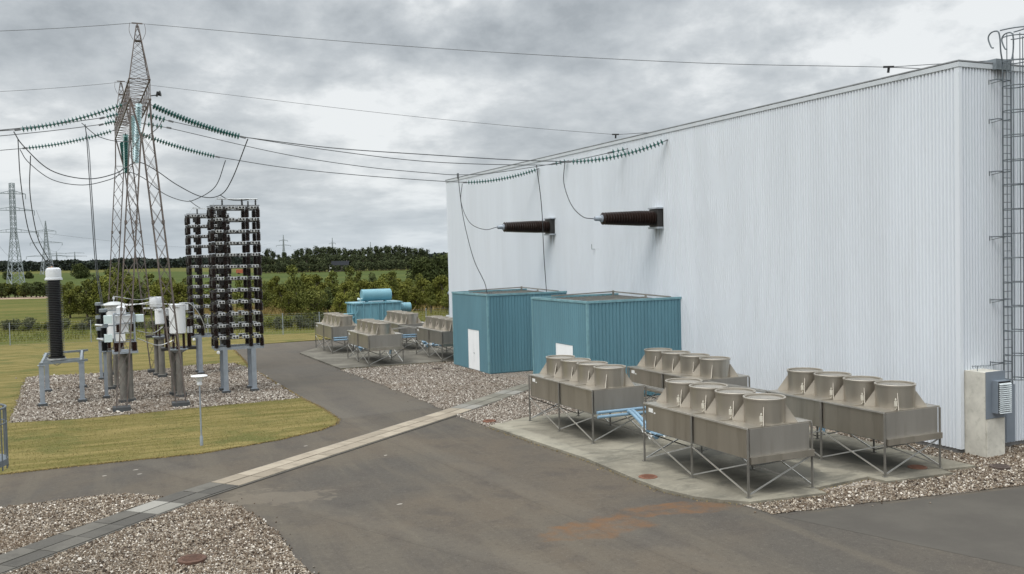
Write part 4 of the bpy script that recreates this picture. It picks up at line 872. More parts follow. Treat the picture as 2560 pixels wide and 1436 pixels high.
wire('dropper_cable', [(-5.77, 27.3, 10.82), (-5.5, 27.4, 8.6), (-4.8, 27.8, 6.3), (-4.0, 28.2, 4.9), (-3.8, 28.3, 4.2)], .020, 'slanting dropper from third conductor down to the further teal shed', group=JG)
wire('dropper_cable', [(-4.1, 20.93, 10.77), (-3.2, 22.3, 8.8), (-2.2, 24.2, 6.4), (-1.2, 26.0, 4.25)], .020, 'long slanting dropper passing in front of the further bushing', group=JG)
cl_ = MB(); cl_.box((-5.77, 27.3, 10.75), (.09, .09, .30)); tag(cl_.build('cable_clamp', 'fitting'), 'dark clamp on the third conductor above the further shed', 'clamp')
wire('jumper_cable', [(-24.3, 29.0, 13.2), (-23.6, 30.2, 12.75), (-22.6, 31, 12.6), (-21.6, 30.6, 12.7), (-20.9, 29.4, 13.1), (-20.7, 28.65, 13.4)], .018, 'small slack jumper loop beneath the middle of gantry beam', group=JG)

# ================================================================== CAPACITOR TOWERS
TIN = MB(); pf = [(.07, 0), (.09, .02)]
for i in range(9): pf += [(.082, .03+i*.037), (.116, .041+i*.037), (.116, .049+i*.037), (.082, .062+i*.037)]
pf += [(.09, .375), (.07, .385)]; TIN.lathe(pf, (0, 0, 0), n=12); TIN = TIN.mesh('insulator', 'porcelain_dark', angle=50)
GRD = MB().box((0, 0, 0), (.20, .30, .26)).lathe([(.06, .15), (.1, .2), (.06, .25)], (0, 0, 0), n=8).mesh('grading_unit', 'dark_frame')
CAN = MB().box((0, 0, 0), (.30, .28, .14)).mesh('capacitor_can', 'can_white'); 
CST = MB()
for sx in (-.075, .075): CST.lathe([(.046, 0), (.046, .03), (.03, .05), (.03, .09)], (sx, -.14, 0), (0, -1, 0), 10)
CST = CST.mesh('terminals', 'black')
def cap_tower(x, y, label, ztop_bar):
    t = thing('capacitor_tower', label, 'capacitor tower', (x, y, .036), 0, 'capacitor towers')
    XL, XR, YA, YB = -1.20, 1.13, 0.0, 1.25; zb = 2.12; pt = .571
    for lx in (-.72, .62):
        for ly in (.08, 1.17):
            lg = MB(); lg.span((lx-.11, ly-.10, .14), (lx+.11, ly-.082, zb-.02)); lg.span((lx-.11, ly+.082, .14), (lx+.11, ly+.10, zb-.02)); lg.span((lx-.012, ly-.081, .14), (lx+.012, ly+.081, zb-.02)); lg.span((lx-.14, ly-.13, .12), (lx+.14, ly+.13, .139))
            l = lg.build('leg', 'galvanised', t, False); MB().span((lx-.19, ly-.19, -.05), (lx+.19, ly+.19, .12)).build('footing', 'footing', l)
    bf = MB(); 
    for ly in (.05, 1.2): bf.span((XL, ly-.07, zb-.02), (XR, ly+.07, zb+.12))
    for lx in (XL+.06, XR-.06): bf.span((lx-.05, .121, zb), (lx+.05, 1.129, zb+.11))
    bf.build('base_frame', 'galvanised', t)
    sp_ = MB(); sp_.lathe([(.02, 0), (.07, .04), (.08, .08), (.02, .10)], (XL+.16, -.10, zb-.10), (-.2, -1, 0), 12); sp_.build('lamp', 'white_paint', t)
    for k in range(12):
        z = zb+.12+pt*(k+1)-.10
        tr = MB()
        for ly in (YA, YB): tr.span((XL, ly-.045, z-.105), (XR, ly+.045, z-.065))
        for lx in (XL+.04, -.38, .33, XR-.04): tr.span((lx-.035, YA+.046, z-.10), (lx+.035, YB-.046, z-.07))
        for lx in (XL+.09, -.55, .52, XR-.09):
            for ly in (YA, YB): tr.span((lx-.06, ly-.05, z-.064), (lx+.06, ly+.05, z+.05))
        ti = tr.build('rack_tier', 'dark_frame', t)
        for lx in (-.82, -.22, .26, .82):
            for ly, fl_ in ((YA-.02, 0), (YB-.1, 0)):
                c = link('capacitor_can', CAN, ti, (lx, ly, z-.005)); link('terminals', CST, c)
        for lx in (XL+.09, -.55, .52, XR-.09):
            for ly in (YA, YB): link('insulator', TIN, ti, (lx, ly, z-.495))
        link('grading_unit', GRD, ti, (-.70, .62, z-.22)); link('grading_unit', GRD, ti, (-1.08, .62, z-.24))
    zt = zb+.12+pt*12-.02
    tb = MB(); tb.span((XL, -.05, zt), (XR, .05, zt+.03)); tb.span((XL, YB-.05, zt), (XR, YB+.05, zt+.03)); tb.build('top_frame', 'dark_frame', t)
    for lx, ly in ((-.62, 0), (.30, 0), (.50, YB), (.78, YB), (.95, 0)):
        MB().lathe([(.045, 0), (.03, .06), (.05, .09), (.03, .13), (.05, .17), (.03, .21), (.04, .26)], (lx, ly, zt+.03), n=10).build('post_insulator', 'porcelain_black', t)
    MB().tube([(-.85, 0, zt+.32), (1.0, 0, zt+.32)], .024, 8).tube([(.2, .6, zt+.36), (1.15, .6, zt+.36)], .03, 8).build('busbar', 'alu', t)
    rn = MB(); rn.tube([(-.75+.09*math.cos(a), 0, zt+.36+.05*math.sin(a)) for a in np.linspace(0, 2*pi, 12, False)], .02, 5, True); rn.tube(smoothpts([(-.85, 0, zt+.34), (-1.0, -.05, zt+.15), (-1.1, -.05, zt-.05)], 5), .008, 5); rn.build('corona_ring', 'alu', t)
    return t
cap_tower(-17.66, 26.45, 'nearer tall rack tower of black insulators and white capacitor cans', 0)
cap_tower(-17.95, 35.1, 'further rack tower of black insulators half hidden behind the nearer one', 0)

# ================================================================== VOLTAGE DIVIDER
vd = thing('insulator_column', 'tall black ribbed insulator column with white cap on steel stand', 'insulator column', (-25.75, 28.0, .036))
pf = [(.30, 2.08), (.36, 2.08), (.36, 2.16), (.27, 2.18)]; k = 44; z0, z1 = 2.18, 5.72
for i in range(k):
    a = z0+(z1-z0)*i/k; s_ = (z1-z0)/k; pf += [(.265, a+s_*.1), (.265, a+s_*.45), (.358, a+s_*.62), (.358, a+s_*.74), (.265, a+s_*.95)]
pf.append((.27, z1)); MB().lathe(pf, (0, 0, 0), n=32).build('insulator_body', 'porcelain_black', vd, angle=60)
rm = MB()
for i in range(k):
    a = z0+(z1-z0)*(i+.68)/k; rm.lathe([(.350, a-.003), (.364, a-.003), (.364, a+.004), (.350, a+.004), (.350, a-.003)], (0, 0, 0), n=32, cap=False)
rm.build('shed_rim', 'shed_rim', vd, angle=60)
cp = MB().lathe([(.30, 5.72), (.38, 5.72), (.38, 5.80), (.335, 5.82), (.335, 6.14), (.315, 6.22), (.24, 6.285), (.0001, 6.30)], (0, 0, 0), n=32, cap=False).build('cap', 'white_grey', vd)
MB().span((-.22, -.12, 6.25), (-.02, .08, 6.31)).tube([(-.05, 0, 6.3), (-.05, 0, 6.36)], .04, 8).build('terminal', 'cap_rust', cp)
MB().lathe([(.31, 2.0), (.40, 2.0), (.40, 2.075), (.31, 2.075)], (0, 0, 0), n=28).build('base_flange', 'alu', vd)
for lx, ly in ((-.62, -1.0), (1.02, -.55), (-.62, 4.2), (1.0, 4.9)):
    lg = MB(); lg.span((lx-.10, ly-.09, .15), (lx+.10, ly-.072, 1.88)); lg.span((lx-.10, ly+.072, .15), (lx+.10, ly+.09, 1.88)); lg.span((lx-.01, ly-.071, .15), (lx+.01, ly+.071, 1.88)); lg.span((lx-.15, ly-.12, 1.86), (lx+.15, ly+.12, 1.885)); lg.span((lx-.13, ly-.12, .13), (lx+.13, ly+.12, .15))
    l = lg.build('leg', 'galvanised', vd, False); MB().span((lx-.2, ly-.2, -.05), (lx+.2, ly+.2, .13)).build('footing', 'footing', l)
sb = MB(); sb.bar((-.70, -1.0, 1.94), (1.3, -.45, 1.94), .09, .10); sb.bar((-.62, -1.05, 1.935), (-.62, 4.3, 1.935), .10, .08); sb.bar((1.02, -.6, 1.935), (1.02, 4.95, 1.935), .10, .08); sb.bar((-.7, 4.2, 1.94), (1.3, 4.95, 1.94), .09, .1); sb.bar((-.6, -.32, 1.93), (1.0, .1, 1.93), .1, .09); sb.bar((-.6, .3, 1.93), (1.0, .5, 1.93), .1, .09); sb.build('support_beam', 'galv_dark', vd)
MB().tube(smoothpts([(-.25, -.3, 1.98), (.0, -.4, 1.78), (.3, -.3, 1.95)], 6), .018, 6).build('earth_lead', 'cable', vd)

# ================================================================== FILTER EQUIPMENT
def post_stack(mb_t, x, y, segs, r, name='insulator_stack'):
    for (a, b_) in segs:
        k = max(3, int((b_-a)/.05)); pf = [(r*.7, a)]
        for i in range(k): s_ = (b_-a)/k; pf += [(r*.68, a+s_*(i+.1)), (r, a+s_*(i+.5)), (r, a+s_*(i+.65)), (r*.68, a+s_*(i+.95))]
        pf.append((r*.7, b_)); MB().lathe(pf, (x, y, 0), n=16).build(name, 'porcelain' if r < .155 else 'porcelain_black', mb_t, angle=55)
def hpost(t, x, y, z1, w_=.2, mat='galvanised', foot=.2):
    lg = MB(); lg.span((x-w_/2, y-w_/2, .14), (x+w_/2, y-w_/2+.018, z1)); lg.span((x-w_/2, y+w_/2-.018, .14), (x+w_/2, y+w_/2, z1)); lg.span((x-.012, y-w_/2+.019, .14), (x+.012, y+w_/2-.019, z1)); lg.span((x-w_*.65, y-w_*.65, .12), (x+w_*.65, y+w_*.65, .139))
    l = lg.build('leg', mat, t, False); MB().span((x-foot, y-foot, -.05), (x+foot, y+foot, .12)).build('footing', 'footing', l); return l
def rpost(t, x, y, z1, r=.13, mat='post_steel'):
    l = MB().lathe([(r*1.4, .14), (r*1.4, .17), (r, .18), (r*.92, z1-.04), (r*1.3, z1-.03), (r*1.3, z1)], (x, y, 0), n=14).build('leg', mat, t); MB().span((x-.22, y-.22, -.05), (x+.22, y+.22, .14)).build('footing', 'footing', l)
for i, (x, y, lab) in enumerate(((-23.69, 28.07, 'slim stacked black insulator on grey post, nearest the lattice leg'), (-23.84, 36.0, 'slim stacked black insulator on grey post, further back on the gravel'))):
    t = thing('post_insulator', lab, 'insulator', (x, y, .036), 0, 'stacked post insulators'); hpost(t, 0, 0, 2.2, .16, 'galvanised', .16)
    post_stack(t, 0, 0, ((2.28, 2.72), (2.92, 3.36), (3.56, 4.10)) if i == 0 else ((2.3, 2.85), (3.0, 3.5), (3.65, 4.1)), .165)
    for z in ((2.2, 2.28), (2.72, 2.92), (3.36, 3.56), (4.10, 4.28)):
        jm = MB(); jm.lathe([(.13, z[0]), (.19, z[0]+.02), (.19, z[1]-.02), (.13, z[1])], (0, 0, 0), n=16); jm.bar((.1, -.05, (z[0]+z[1])/2), (.55, -.05, (z[0]+z[1])/2), .07, .05); jm.build('joint', 'galv_dark', t)
t = thing('filter_cabinet', 'grey framed filter unit with white boxes on stout twin posts', 'filter unit', (-22.85, 26.2, .036))
rpost(t, -.14, -.05, 2.28, .15); rpost(t, .16, .12, 2.28, .15); rpost(t, .05, .75, 2.28, .13)
MB().span((-.55, -.4, 2.28), (.55, .9, 2.38)).build('platform', 'galvanised', t)
post_stack(t, -.35, -.25, ((2.38, 2.80),), .14); post_stack(t, .4, -.25, ((2.38, 2.80),), .14); post_stack(t, .4, .7, ((2.38, 2.80),), .14); post_stack(t, -.3, .7, ((2.38, 2.80),), .14)
fr = MB()
for lx in (-.42, .44):
    for ly in (-.32, .82): fr.span((lx-.025, ly-.025, 2.80), (lx+.025, ly+.025, 4.1))
for z in (2.82, 3.22, 3.66, 4.08):
    for ly in (-.32, .82): fr.span((-.394, ly-.02, z-.02), (.414, ly+.02, z+.02))
    for lx in (-.42, .44): fr.span((lx-.02, -.294, z-.02), (lx+.02, .794, z+.02))
fr.build('frame', 'galvanised', t)
MB().span((-.36, -.25, 3.70), (.38, .7, 4.02)).build('panel', 'white_grey', t); MB().span((-.33, -.24, 3.26), (.18, .7, 3.62)).build('panel', 'white_grey', t)
MB().span((-.86, -.28, 3.68), (-.50, .2, 4.04)).build('side_box', 'pale_cyan', t); MB().span((.50, -.28, 3.70), (.84, .3, 4.02)).build('side_box', 'pale_cyan', t)
MB().span((-.86, -.3, 2.84), (-.52, .15, 3.18)).build('side_box', 'pale_cyan', t); MB().span((-.38, -.345, 2.86), (.02, .2, 3.18)).build('lower_box', 'white_paint', t)
post_stack(t, .34, .1, ((3.26, 3.62),), .09); post_stack(t, .34, -.22, ((4.1, 4.40),), .09); post_stack(t, -.28, -.24, ((3.26, 3.62),), .08)
MB().span((-.3, -.1, 4.1), (.1, .5, 4.38)).lathe([(.2, 4.38), (.12, 4.46)], (-.1, .2, 0), n=16).build('top_box', 'white_grey', t)
MB().tube([(-.9, -.1, 3.6), (-1.2, .2, 3.62)], .05, 8).tube([(-.9, -.1, 2.95), (-1.15, .2, 2.98)], .05, 8).build('connector', 'alu', t)
t = thing('filter_reactor', 'white cylindrical reactor under a shallow conical hat behind the boxes', 'reactor', (-23.15, 31.6, .036))
for lx, ly in ((-.3, -.25), (.3, -.25), (0, .35)): rpost(t, lx, ly, 2.1, .12); post_stack(t, lx, ly, ((2.1, 2.55),), .11)
MB().lathe([(.44, 2.55), (.44, 4.28), (.40, 4.32)], (0, 0, 0), n=28).build('body', 'white_paint', t)
MB().lathe([(.0001, 4.28), (.62, 4.28), (.63, 4.31), (.25, 4.44), (.12, 4.46), (.0001, 4.46)], (0, 0, 0), n=28, cap=False).build('hat', 'hat_grey', t)
MB().tube([(0, 0, 4.44), (0, 0, 4.74)], .015, 6).span((-.05, -.05, 4.58), (.05, .05, 4.70)).build('finial', 'white_grey', t)
def tank(x, y, lab, r, z0, z1, double):
    t = thing('filter_reactor', lab, 'reactor', (x, y, .036))
    rpost(t, 0, -.1, 2.2, .15); rpost(t, -.18, .9, 2.2, .14); rpost(t, .1, .45, 2.15, .12)
    MB().lathe([(.2, 2.12), (.44, 2.26), (.44, 2.30), (.0001, 2.30)], (0, 0, 0), n=20, cap=False).build('pedestal_plate', 'galv_dark', t)
    MB().span((-.75, .3, 2.2), (.85, .9, 2.34)).build('cross_beam', 'dark_frame', t)
    for a in (0.3, 2.4, 4.5): post_stack(t, .27*math.cos(a), .27*math.sin(a), ((2.3, z0-.06),), .075)
    b_ = MB().lathe([(r*.6, z0-.06), (r, z0), (r, z1-.05), (r+.015, z1-.045), (r+.015, z1), (.0001, z1+.02)], (0, 0, 0), n=32, cap=False).build('body', 'white_paint', t)
    tp = MB(); tp.span((-.1, -r-.05, z1-.12), (.08, -r+.04, z1-.02)); tp.span((r-.01, -.12, z1-.3), (r+.13, .02, z1-.02)); tp.build('lug', 'white_grey', b_)
    if double:
        MB().lathe([(r*1.45, z1+.1), (r*1.5, z1+.12), (r*1.5, z1+.62), (r*1.4, z1+.66), (.0001, z1+.66)], (-.12, .3, 0), n=28, cap=False).build('upper_tank', 'white_grey', t)
        MB().lathe([(r*.9, z1-.1), (r*.9, z1+.12)], (-.12, .3, 0), n=20).build('neck', 'alu', t)
        post_stack(t, .42, .1, ((2.34, 3.4),), .17); MB().lathe([(.17, 3.4), (.2, 3.45), (.18, 3.8), (.1, 3.85)], (.42, .1, 0), n=16).build('head', 'alu', t)
    else:
        post_stack(t, .55, .55, ((2.34, 3.0), (3.2, 3.7)), .12); MB().span((.46, .42, 3.0), (.56, .62, 3.3)).span((.6, .42, 3.0), (.7, .62, 3.3)).build('switch', 'white_grey', t)
        post_stack(t, -.45, .5, ((2.34, 3.3),), .13)
        MB().bar((.35, .5, 4.42), (.8, .5, 4.42), .03).bar((.35, .5, 4.42), (.35, .5, 3.7), .03).bar((.8, .5, 4.42), (.8, .5, 3.7), .03).bar((.35, .5, 4.0), (.8, .5, 4.0), .03).build('bracket', 'galvanised', t)
        MB().tube(smoothpts([(.1, -.1, z1+.05), (.55, -.05, z1+.02), (.9, .0, z1-.35), (1.15, .05, z1-.9), (1.3, .1, z1-1.5)], 7), .02, 6).build('cable', 'alu', t)
    return t
tank(-20.5, 26.5, 'large plain white reactor tank on dark insulators beside the near capacitor tower', .37, 3.06, 4.42, False)
tank(-20.75, 35.2, 'stepped white reactor tank standing behind the right lattice leg', .25, 3.0, 3.82, True)
t = thing('steel_post', 'slim pale galvanised post with white arm behind the reactors', 'post', (-20.6, 41.5, .03))
MB().lathe([(.14, 0), (.14, .03), (.07, .04), (.06, 3.6)], (0, 0, 0), n=12).build('pole', 'galvanised', t); MB().tube([(.0, 0, 3.55), (-.7, -.3, 3.6)], .05, 8).build('arm', 'white_grey', t)
BG = 'thin aluminium tube connections in the switchyard'
for pts, lab in (([(-23.1, 31.6, 4.76), (-21.9, 32.8, 4.5), (-20.9, 35.2, 4.55)], 'thin tube from the conical hat reactor to the stepped tank'), ([(-23.6, 28.1, 4.2), (-22.8, 26.6, 4.52), (-21.6, 26.6, 4.5), (-20.5, 26.5, 4.46)], 'thin tube across the top from stacked insulator to the large tank'), ([(-22.3, 26.4, 3.3), (-21.5, 28.5, 3.0), (-20.9, 31, 3.1), (-20.8, 35, 2.8)], 'thin tube running back at mid height between the filter units'), ([(-22.3, 26.3, 2.95), (-21.4, 26.6, 2.55), (-20.7, 26.5, 2.75)], 'thin low tube between the boxes and the large tank'), ([(-23.8, 36, 4.2), (-22.4, 35.6, 4.1), (-20.9, 35.3, 4.3)], 'thin tube at the back from stacked insulator to stepped tank')):
    wire('busbar_tube', pts, .020, lab, 'alu', 8, BG, 'busbar')

# ================================================================== TRANSFORMER
tf = thing('transformer', 'pale blue power transformer with drum on its lid behind rear coolers', 'transformer', (-5.55, 51.0, 0))
MB().span((0, 0, .12), (3.8, 2.4, 2.78)).build('tank', 'transformer_blue', tf); MB().span((-.12, -.10, 2.785), (3.9, 2.5, 2.88)).build('lid', 'transformer_blue', tf)
for i in range(7): MB().span((.05+i*.60, -.09, .14), (.13+i*.60, .0, 2.78)).build('rib', 'transformer_blue', tf)
for i in range(3): MB().span((-.09, .3+i*.8, .14), (0, .38+i*.8, 2.78)).build('rib', 'transformer_blue', tf)
MB().lathe([(.0001, 0), (.44, 0), (.47, .03), (.47, 2.35), (.44, 2.38), (.0001, 2.38)], (.85, 1.0, 3.42), (1, 0, 0), 28, False).build('conservator', 'transformer_blue', tf)
for x in (1.2, 2.7): MB().span((x, .75, 2.88), (x+.12, 1.25, 3.05)).build('conservator_foot', 'transformer_blue', tf)
MB().lathe([(.0001, 0), (.36, 0), (.38, .04), (.38, .42), (.40, .44), (.40, .5), (.38, .52), (.38, .92), (.0001, .95)], (3.8, .6, 2.35), (1, 0, 0), 24, False).build('cable_box', 'transformer_blue', tf)
MB().span((-.80, .1, .8), (-.05, .9, 2.02)).build('control_cabinet', 'transformer_blue', tf); MB().span((-.85, .05, 2.021), (-.02, .95, 2.06)).build('cabinet_roof', 'transformer_blue', tf)
MB().tube(smoothpts([(-.2, .2, 1.5), (.2, -.14, 2.2), (.2, -.14, 2.6)], 5), .05, 8).tube([(2.2, -.14, .3), (2.2, -.14, 2.7)], .05, 8).build('pipe', 'transformer_blue', tf)
MB().lathe([(.07, 0), (.10, .03), (.10, .16), (.04, .2)], (.62, .7, 3.12), (-1, -.2, .3), 14).tube([(.6, .7, 3.14), (.9, .8, 3.2)], .04, 6).tube([(.66, .7, 3.1), (.66, .7, 2.9)], .035, 6).build('breather', 'pale_cyan', tf)
t = thing('rear_apparatus', 'grey post apparatus at the far corner of the white hall', 'apparatus', (2.75, 52.0, 0)); hpost(t, 0, 0, 2.1, .2); post_stack(t, 0, 0, ((2.1, 3.2),), .14); MB().span((-.3, -.3, 1.0), (.2, .2, 1.5)).build('box', 'white_grey', t); MB().lathe([(.16, 3.2), (.2, 3.3), (.1, 3.5)], (0, 0, 0), n=14).build('head', 'galv_dark', t)

# ================================================================== FENCE
fn = thing('wire_fence', 'thin galvanised wire mesh fence along the back of the yard', 'fence', (-30.3, 64.6, 0)); fd_ = Vector((1, -.2272, 0)).normalized()
k = 28
for i in range(-6, k-6+4):
    p = fd_*(i*3.05); MB().tube([p, p+Vector((0, 0, 1.86))], .035, 8).build('post', 'galvanised', fn)
fw_ = MB(); a = fd_*(-6*3.05); b_ = fd_*((k-3)*3.05)
for z in (.08, .3, .5, .7, .9, 1.1, 1.3, 1.5, 1.62, 1.78): fw_.bar(a+Vector((0, 0, z)), b_+Vector((0, 0, z)), .006 if z < 1.55 else .01)
n_ = int((b_-a).length/.25)
for i in range(n_): p = a.lerp(b_, i/n_); fw_.bar(p+Vector((0, 0, .08)), p+Vector((0, 0, 1.5)), .005)
fw_.build('wire_mesh', 'fence_wire', fn, False)

# ================================================================== PYLONS
def pylon(x, y, h, wb_, arms, chord, label, rz=.42, top='point', cat='pylon', grp='distant pylons on the horizon'):
    t = thing('transmission_pylon', label, 'pylon', (x, y, 0), rz, grp); mb = MB(); zw = h*.52; ww = wb_*.34
    lat(mb, sq(0, 0, 0, wb_, wb_), sq(0, 0, zw, ww, ww), 6, chord, chord*.5); tw = ww*.85 if top == 'flat' else ww*.12
    lat(mb, sq(0, 0, zw, ww, ww), sq(0, 0, h, tw, tw), 9, chord*.9, chord*.45)
    mb.build('tower_body', 'pylon_grey', t, False)
    for z, L in arms:
        for sx in (-1, 1):
            am = MB(); am.bar((0, -ww*.4, z), (sx*L, 0, z), chord*.8); am.bar((0, ww*.4, z), (sx*L, 0, z), chord*.8); am.bar((0, 0, z+h*.035), (sx*L, 0, z), chord*.8); am.bar((sx*L, 0, z), (sx*L, 0, z-h*.05), chord*.8)
            for f in (.3, .6): am.bar((sx*L*f, 0, z), (sx*L*f, 0, z+h*.035*(1-f)), chord*.5)
            am.build('cross_arm', 'pylon_grey', t, False)
    return t
pylon(-47.1, 329.8, 33.5, 4.2, ((24.5, 6.8), (17.3, 7.8), (30.0, 4.2)), .22, 'nearest lattice pylon at far left with flat square top', .42, 'flat')
pylon(-49.7, 646, 34, 7.0, ((27.5, 6.0), (20, 9.5), (11.5, 12)), .32, 'pointed lattice pylon behind the cap of the tall insulator column', .3)
pylon(173.3, 1040.9, 33, 4, ((21, 9.5), (26.5, 5.5)), .36, 'thin pylon over the wood, leftmost of the three')
pylon(276.8, 1243.3, 33, 4, ((19.5, 8), (25.5, 5.5)), .42, 'thin pylon over the wood, middle of the three')
pylon(445, 1653.4, 33, 4, ((22, 8),), .5, 'thin pylon over the wood, rightmost of the three')
pylon(-82.7, 1934, 30, 5, ((21, 24), (26, 18)), .6, 'wide armed small pylon on horizon right of the pointed pylon')
pylon(-56, 2240, 32, 5, ((22, 26), (29, 20)), .7, 'wide armed small pylon on horizon nearer the lattice gantry')
pylon(-98, 640, 24, 4, ((20, 7), (14, 7)), .35, 'small lattice pylon half hidden behind the flat topped one')
for i, (a, b_) in enumerate((((-40, 327, 24.4), (-44.2, 643, 26)), ((-39.9, 326.6, 17), (-40.6, 642, 19)), ((-39.4, 326, 17), (160, 1036, 24)), ((-54, 332, 17), (-61, 648, 11)))):
    wire('pylon_wire', sag(a, b_, 5.5), .035, ('thin line wire at upper right arm of the flat topped pylon', 'thin line wire at lower right arm of the flat topped pylon', 'thin line wire sweeping right above the fields to the wood', 'thin line wire at the left arm of the flat topped pylon')[i], 'wire_thin', 0, 'far pylon wires')

# ================================================================== VEGETATION
def leaf_cloud(blobs, n, size, flat=.75, shell=.55):
    """quads scattered through ellipsoid blobs (x,y,z,rx,ry,rz)"""
    B = np.array(blobs); wgt = (B[:, 3]*B[:, 4]*B[:, 5])**.67; idx = rng.choice(len(B), n, p=wgt/wgt.sum()); b = B[idx]
    d = rng.normal(size=(n, 3)); d /= np.linalg.norm(d, axis=1)[:, None]; r = rng.uniform(shell, 1.08, n)**.6
    C = b[:, :3] + d*r[:, None]*b[:, 3:]
    nrm = d*flat + rng.normal(size=(n, 3))*.6; nrm /= np.linalg.norm(nrm, axis=1)[:, None]
    t1 = np.cross(nrm, rng.normal(size=(n, 3))); t1 /= np.linalg.norm(t1, axis=1)[:, None]; t2 = np.cross(nrm, t1)
    s_ = size*rng.uniform(.6, 1.3, (n, 1)); V = np.stack([C-t1*s_, C+t2*s_*.55, C+t1*s_, C-t2*s_*.55], 1).reshape(-1, 3)
    br = np.repeat(rng.random(len(B)), 1)[idx]
    return V, np.arange(4*n).reshape(-1, 4), np.clip(.55*rng.random(n)+.45*br, 0, 1)
def crown_mesh(seed, h, rad, base, nb, nl, size, mat, shape='round'):
    rs = random.Random(seed); blobs = []
    for i in range(nb):
        f = rs.random(); z = base+(h-base)*(.12+.8*f)
        env = {'round': math.sin(pi*min(1, .18+.78*f)), 'cone': 1.02-.85*f, 'tall': .55+.45*math.sin(pi*f), 'bush': 1.0-.45*f}[shape]
        a = rs.uniform(0, 2*pi); rr_ = rad*env*rs.uniform(.1, .85); br = rad*rs.uniform(.24, .46)*(.65+.35*env)
        blobs.append((rr_*math.cos(a), rr_*math.sin(a), min(z, h-br*.6), br, br, br*rs.uniform(.6, .95)))
    V, F, rd = leaf_cloud(blobs, nl, size); V[:, 2] = np.maximum(V[:, 2], base*.6 if shape != 'bush' else .0)
    tr = MB(); tr.tube([(0, 0, -.1), (rs.uniform(-.1, .1), rs.uniform(-.1, .1), h*.45), (rs.uniform(-.2, .2), 0, h*.82)], [rad*.075+.02, rad*.05+.015, .015], 7)
    for b_ in blobs[:12]: tr.tube([(0, 0, max(.15*h, b_[2]*.55)), (b_[0]*.5, b_[1]*.5, b_[2]*.8), (b_[0], b_[1], b_[2])], [rad*.03+.012, rad*.018+.01, .006], 5)
    return np_mesh('crown', V, F, mat, rd), tr.mesh('trunk', 'bark')
def plant(name, vm, x, y, s, label, cat, group, sz=None):
    o = thing(name, label, cat, (x, y, -.03), random.uniform(0, 6.28), group); o.scale = (s, s, sz or s); link('crown', vm[0], o); link('trunk', vm[1], o); return o
mid_v = [crown_mesh(11, 4.6, 1.7, .15, 30, 3100, .13, 'leaf_olive'), crown_mesh(12, 4.2, 1.6, .15, 28, 2900, .13, 'leaf_yellow'), crown_mesh(13, 4.8, 1.35, .9, 24, 2400, .12, 'leaf_olive', 'cone'), crown_mesh(14, 4.0, 1.7, .5, 24, 2400, .13, 'leaf_dark'), crown_mesh(15, 4.4, 2.0, .4, 26, 2600, .14, 'leaf_yellow', 'bush')]
def gp(px, d):
    """ground point in direction of a column of the photograph at distance d"""
    v = fw*FPX + rr*(px-1280); v.z = 0; h = Vector((fw.x, fw.y, 0)).normalized(); q = v/(v.dot(h))*d; return CX+q.x, CY+q.y
MG = 'young trees planted beyond the wire fence'
KL = ['bushy olive green young tree in the planting beyond the fence', 'yellow green young tree in the planting beyond the fence', 'narrow pointed young tree in the planting beyond the fence', 'dark leaved young tree in the planting beyond the fence', 'low spreading yellow green tree in the planting beyond the fence']
ms = [(680, 128, 1, .85), (705, 114, 4, .72), (730, 122, 0, 1.22), (744, 108, 0, .80), (768, 126, 4, .9), (792, 118, 1, 1.0), (816, 106, 3, .80), (838, 124, 0, 1.0), (858, 112, 1, .85), (880, 128, 0, 1.12), (902, 118, 2, .95), (925, 130, 3, 1.0), (948, 122, 4, .85), (962, 134, 0, .95), (985, 120, 2, 1.02), (1000, 130, 1, .85), (1022, 118, 4, .75), (1045, 126, 0, .85), (1073, 104, 2, .72), (1092, 122, 1, .85), (1112, 112, 4, .85), (1128, 108, 0, .8),
      (170, 112, 4, .75), (196, 122, 1, .9), (218, 112, 0, .95), (240, 120, 3, 1.2), (262, 112, 4, 1.12), (286, 124, 0, 1.3), (308, 114, 0, 1.15), (330, 122, 1, 1.1), (352, 114, 3, .95), (374, 126, 0, 1.1), (398, 118, 4, .95), (424, 124, 0, 1.0), (448, 114, 1, .85), (470, 122, 0, .95), (500, 128, 4, .8), (524, 118, 0, .9), (560, 124, 1, .9), (690, 134, 1, .95), (718, 106, 4, .62), (756, 134, 2, .9), (780, 136, 0, .9), (826, 136, 1, .95), (848, 104, 4, .6), (870, 118, 4, .8), (892, 110, 0, .75), (914, 116, 4, .8), (936, 112, 1, .8), (955, 110, 4, .75), (975, 128, 0, .95), (1010, 112, 4, .7), (1035, 110, 1, .7), (1058, 118, 4, .8), (1084, 112, 4, .7), (180, 126, 0, .9), (228, 126, 1, 1.0), (252, 116, 4, .9), (275, 110, 0, 1.0), (298, 122, 4, 1.1), (320, 126, 0, 1.1), (342, 120, 4, .95), (364, 116, 1, .9), (386, 112, 4, .8), (410, 124, 0, .95), (436, 116, 4, .85), (460, 114, 4, .8), (600, 118, 0, .9), (640, 126, 4, .9), (660, 116, 0, .75)]
for px, d, v, s in ms:
    x, y = gp(px+random.uniform(-6, 6), d); plant(['young_tree', 'young_tree', 'narrow_tree', 'dark_tree', 'spreading_tree'][v], mid_v[v], x, y, s, KL[v], 'tree', MG, s*random.uniform(.95, 1.08))
bush_v = crown_mesh(21, 3.0, 1.9, .1, 30, 3200, .10, 'leaf_olive', 'bush'); x, y = gp(783, 93)
plant('large_bush', bush_v, x, y, 1.0, 'spiky green bush standing by the fence post left of rear coolers', 'bush', None, 1.12)
big_v = crown_mesh(31, 6.2, 4.6, .2, 44, 7000, .26, 'leaf_dark', 'bush')
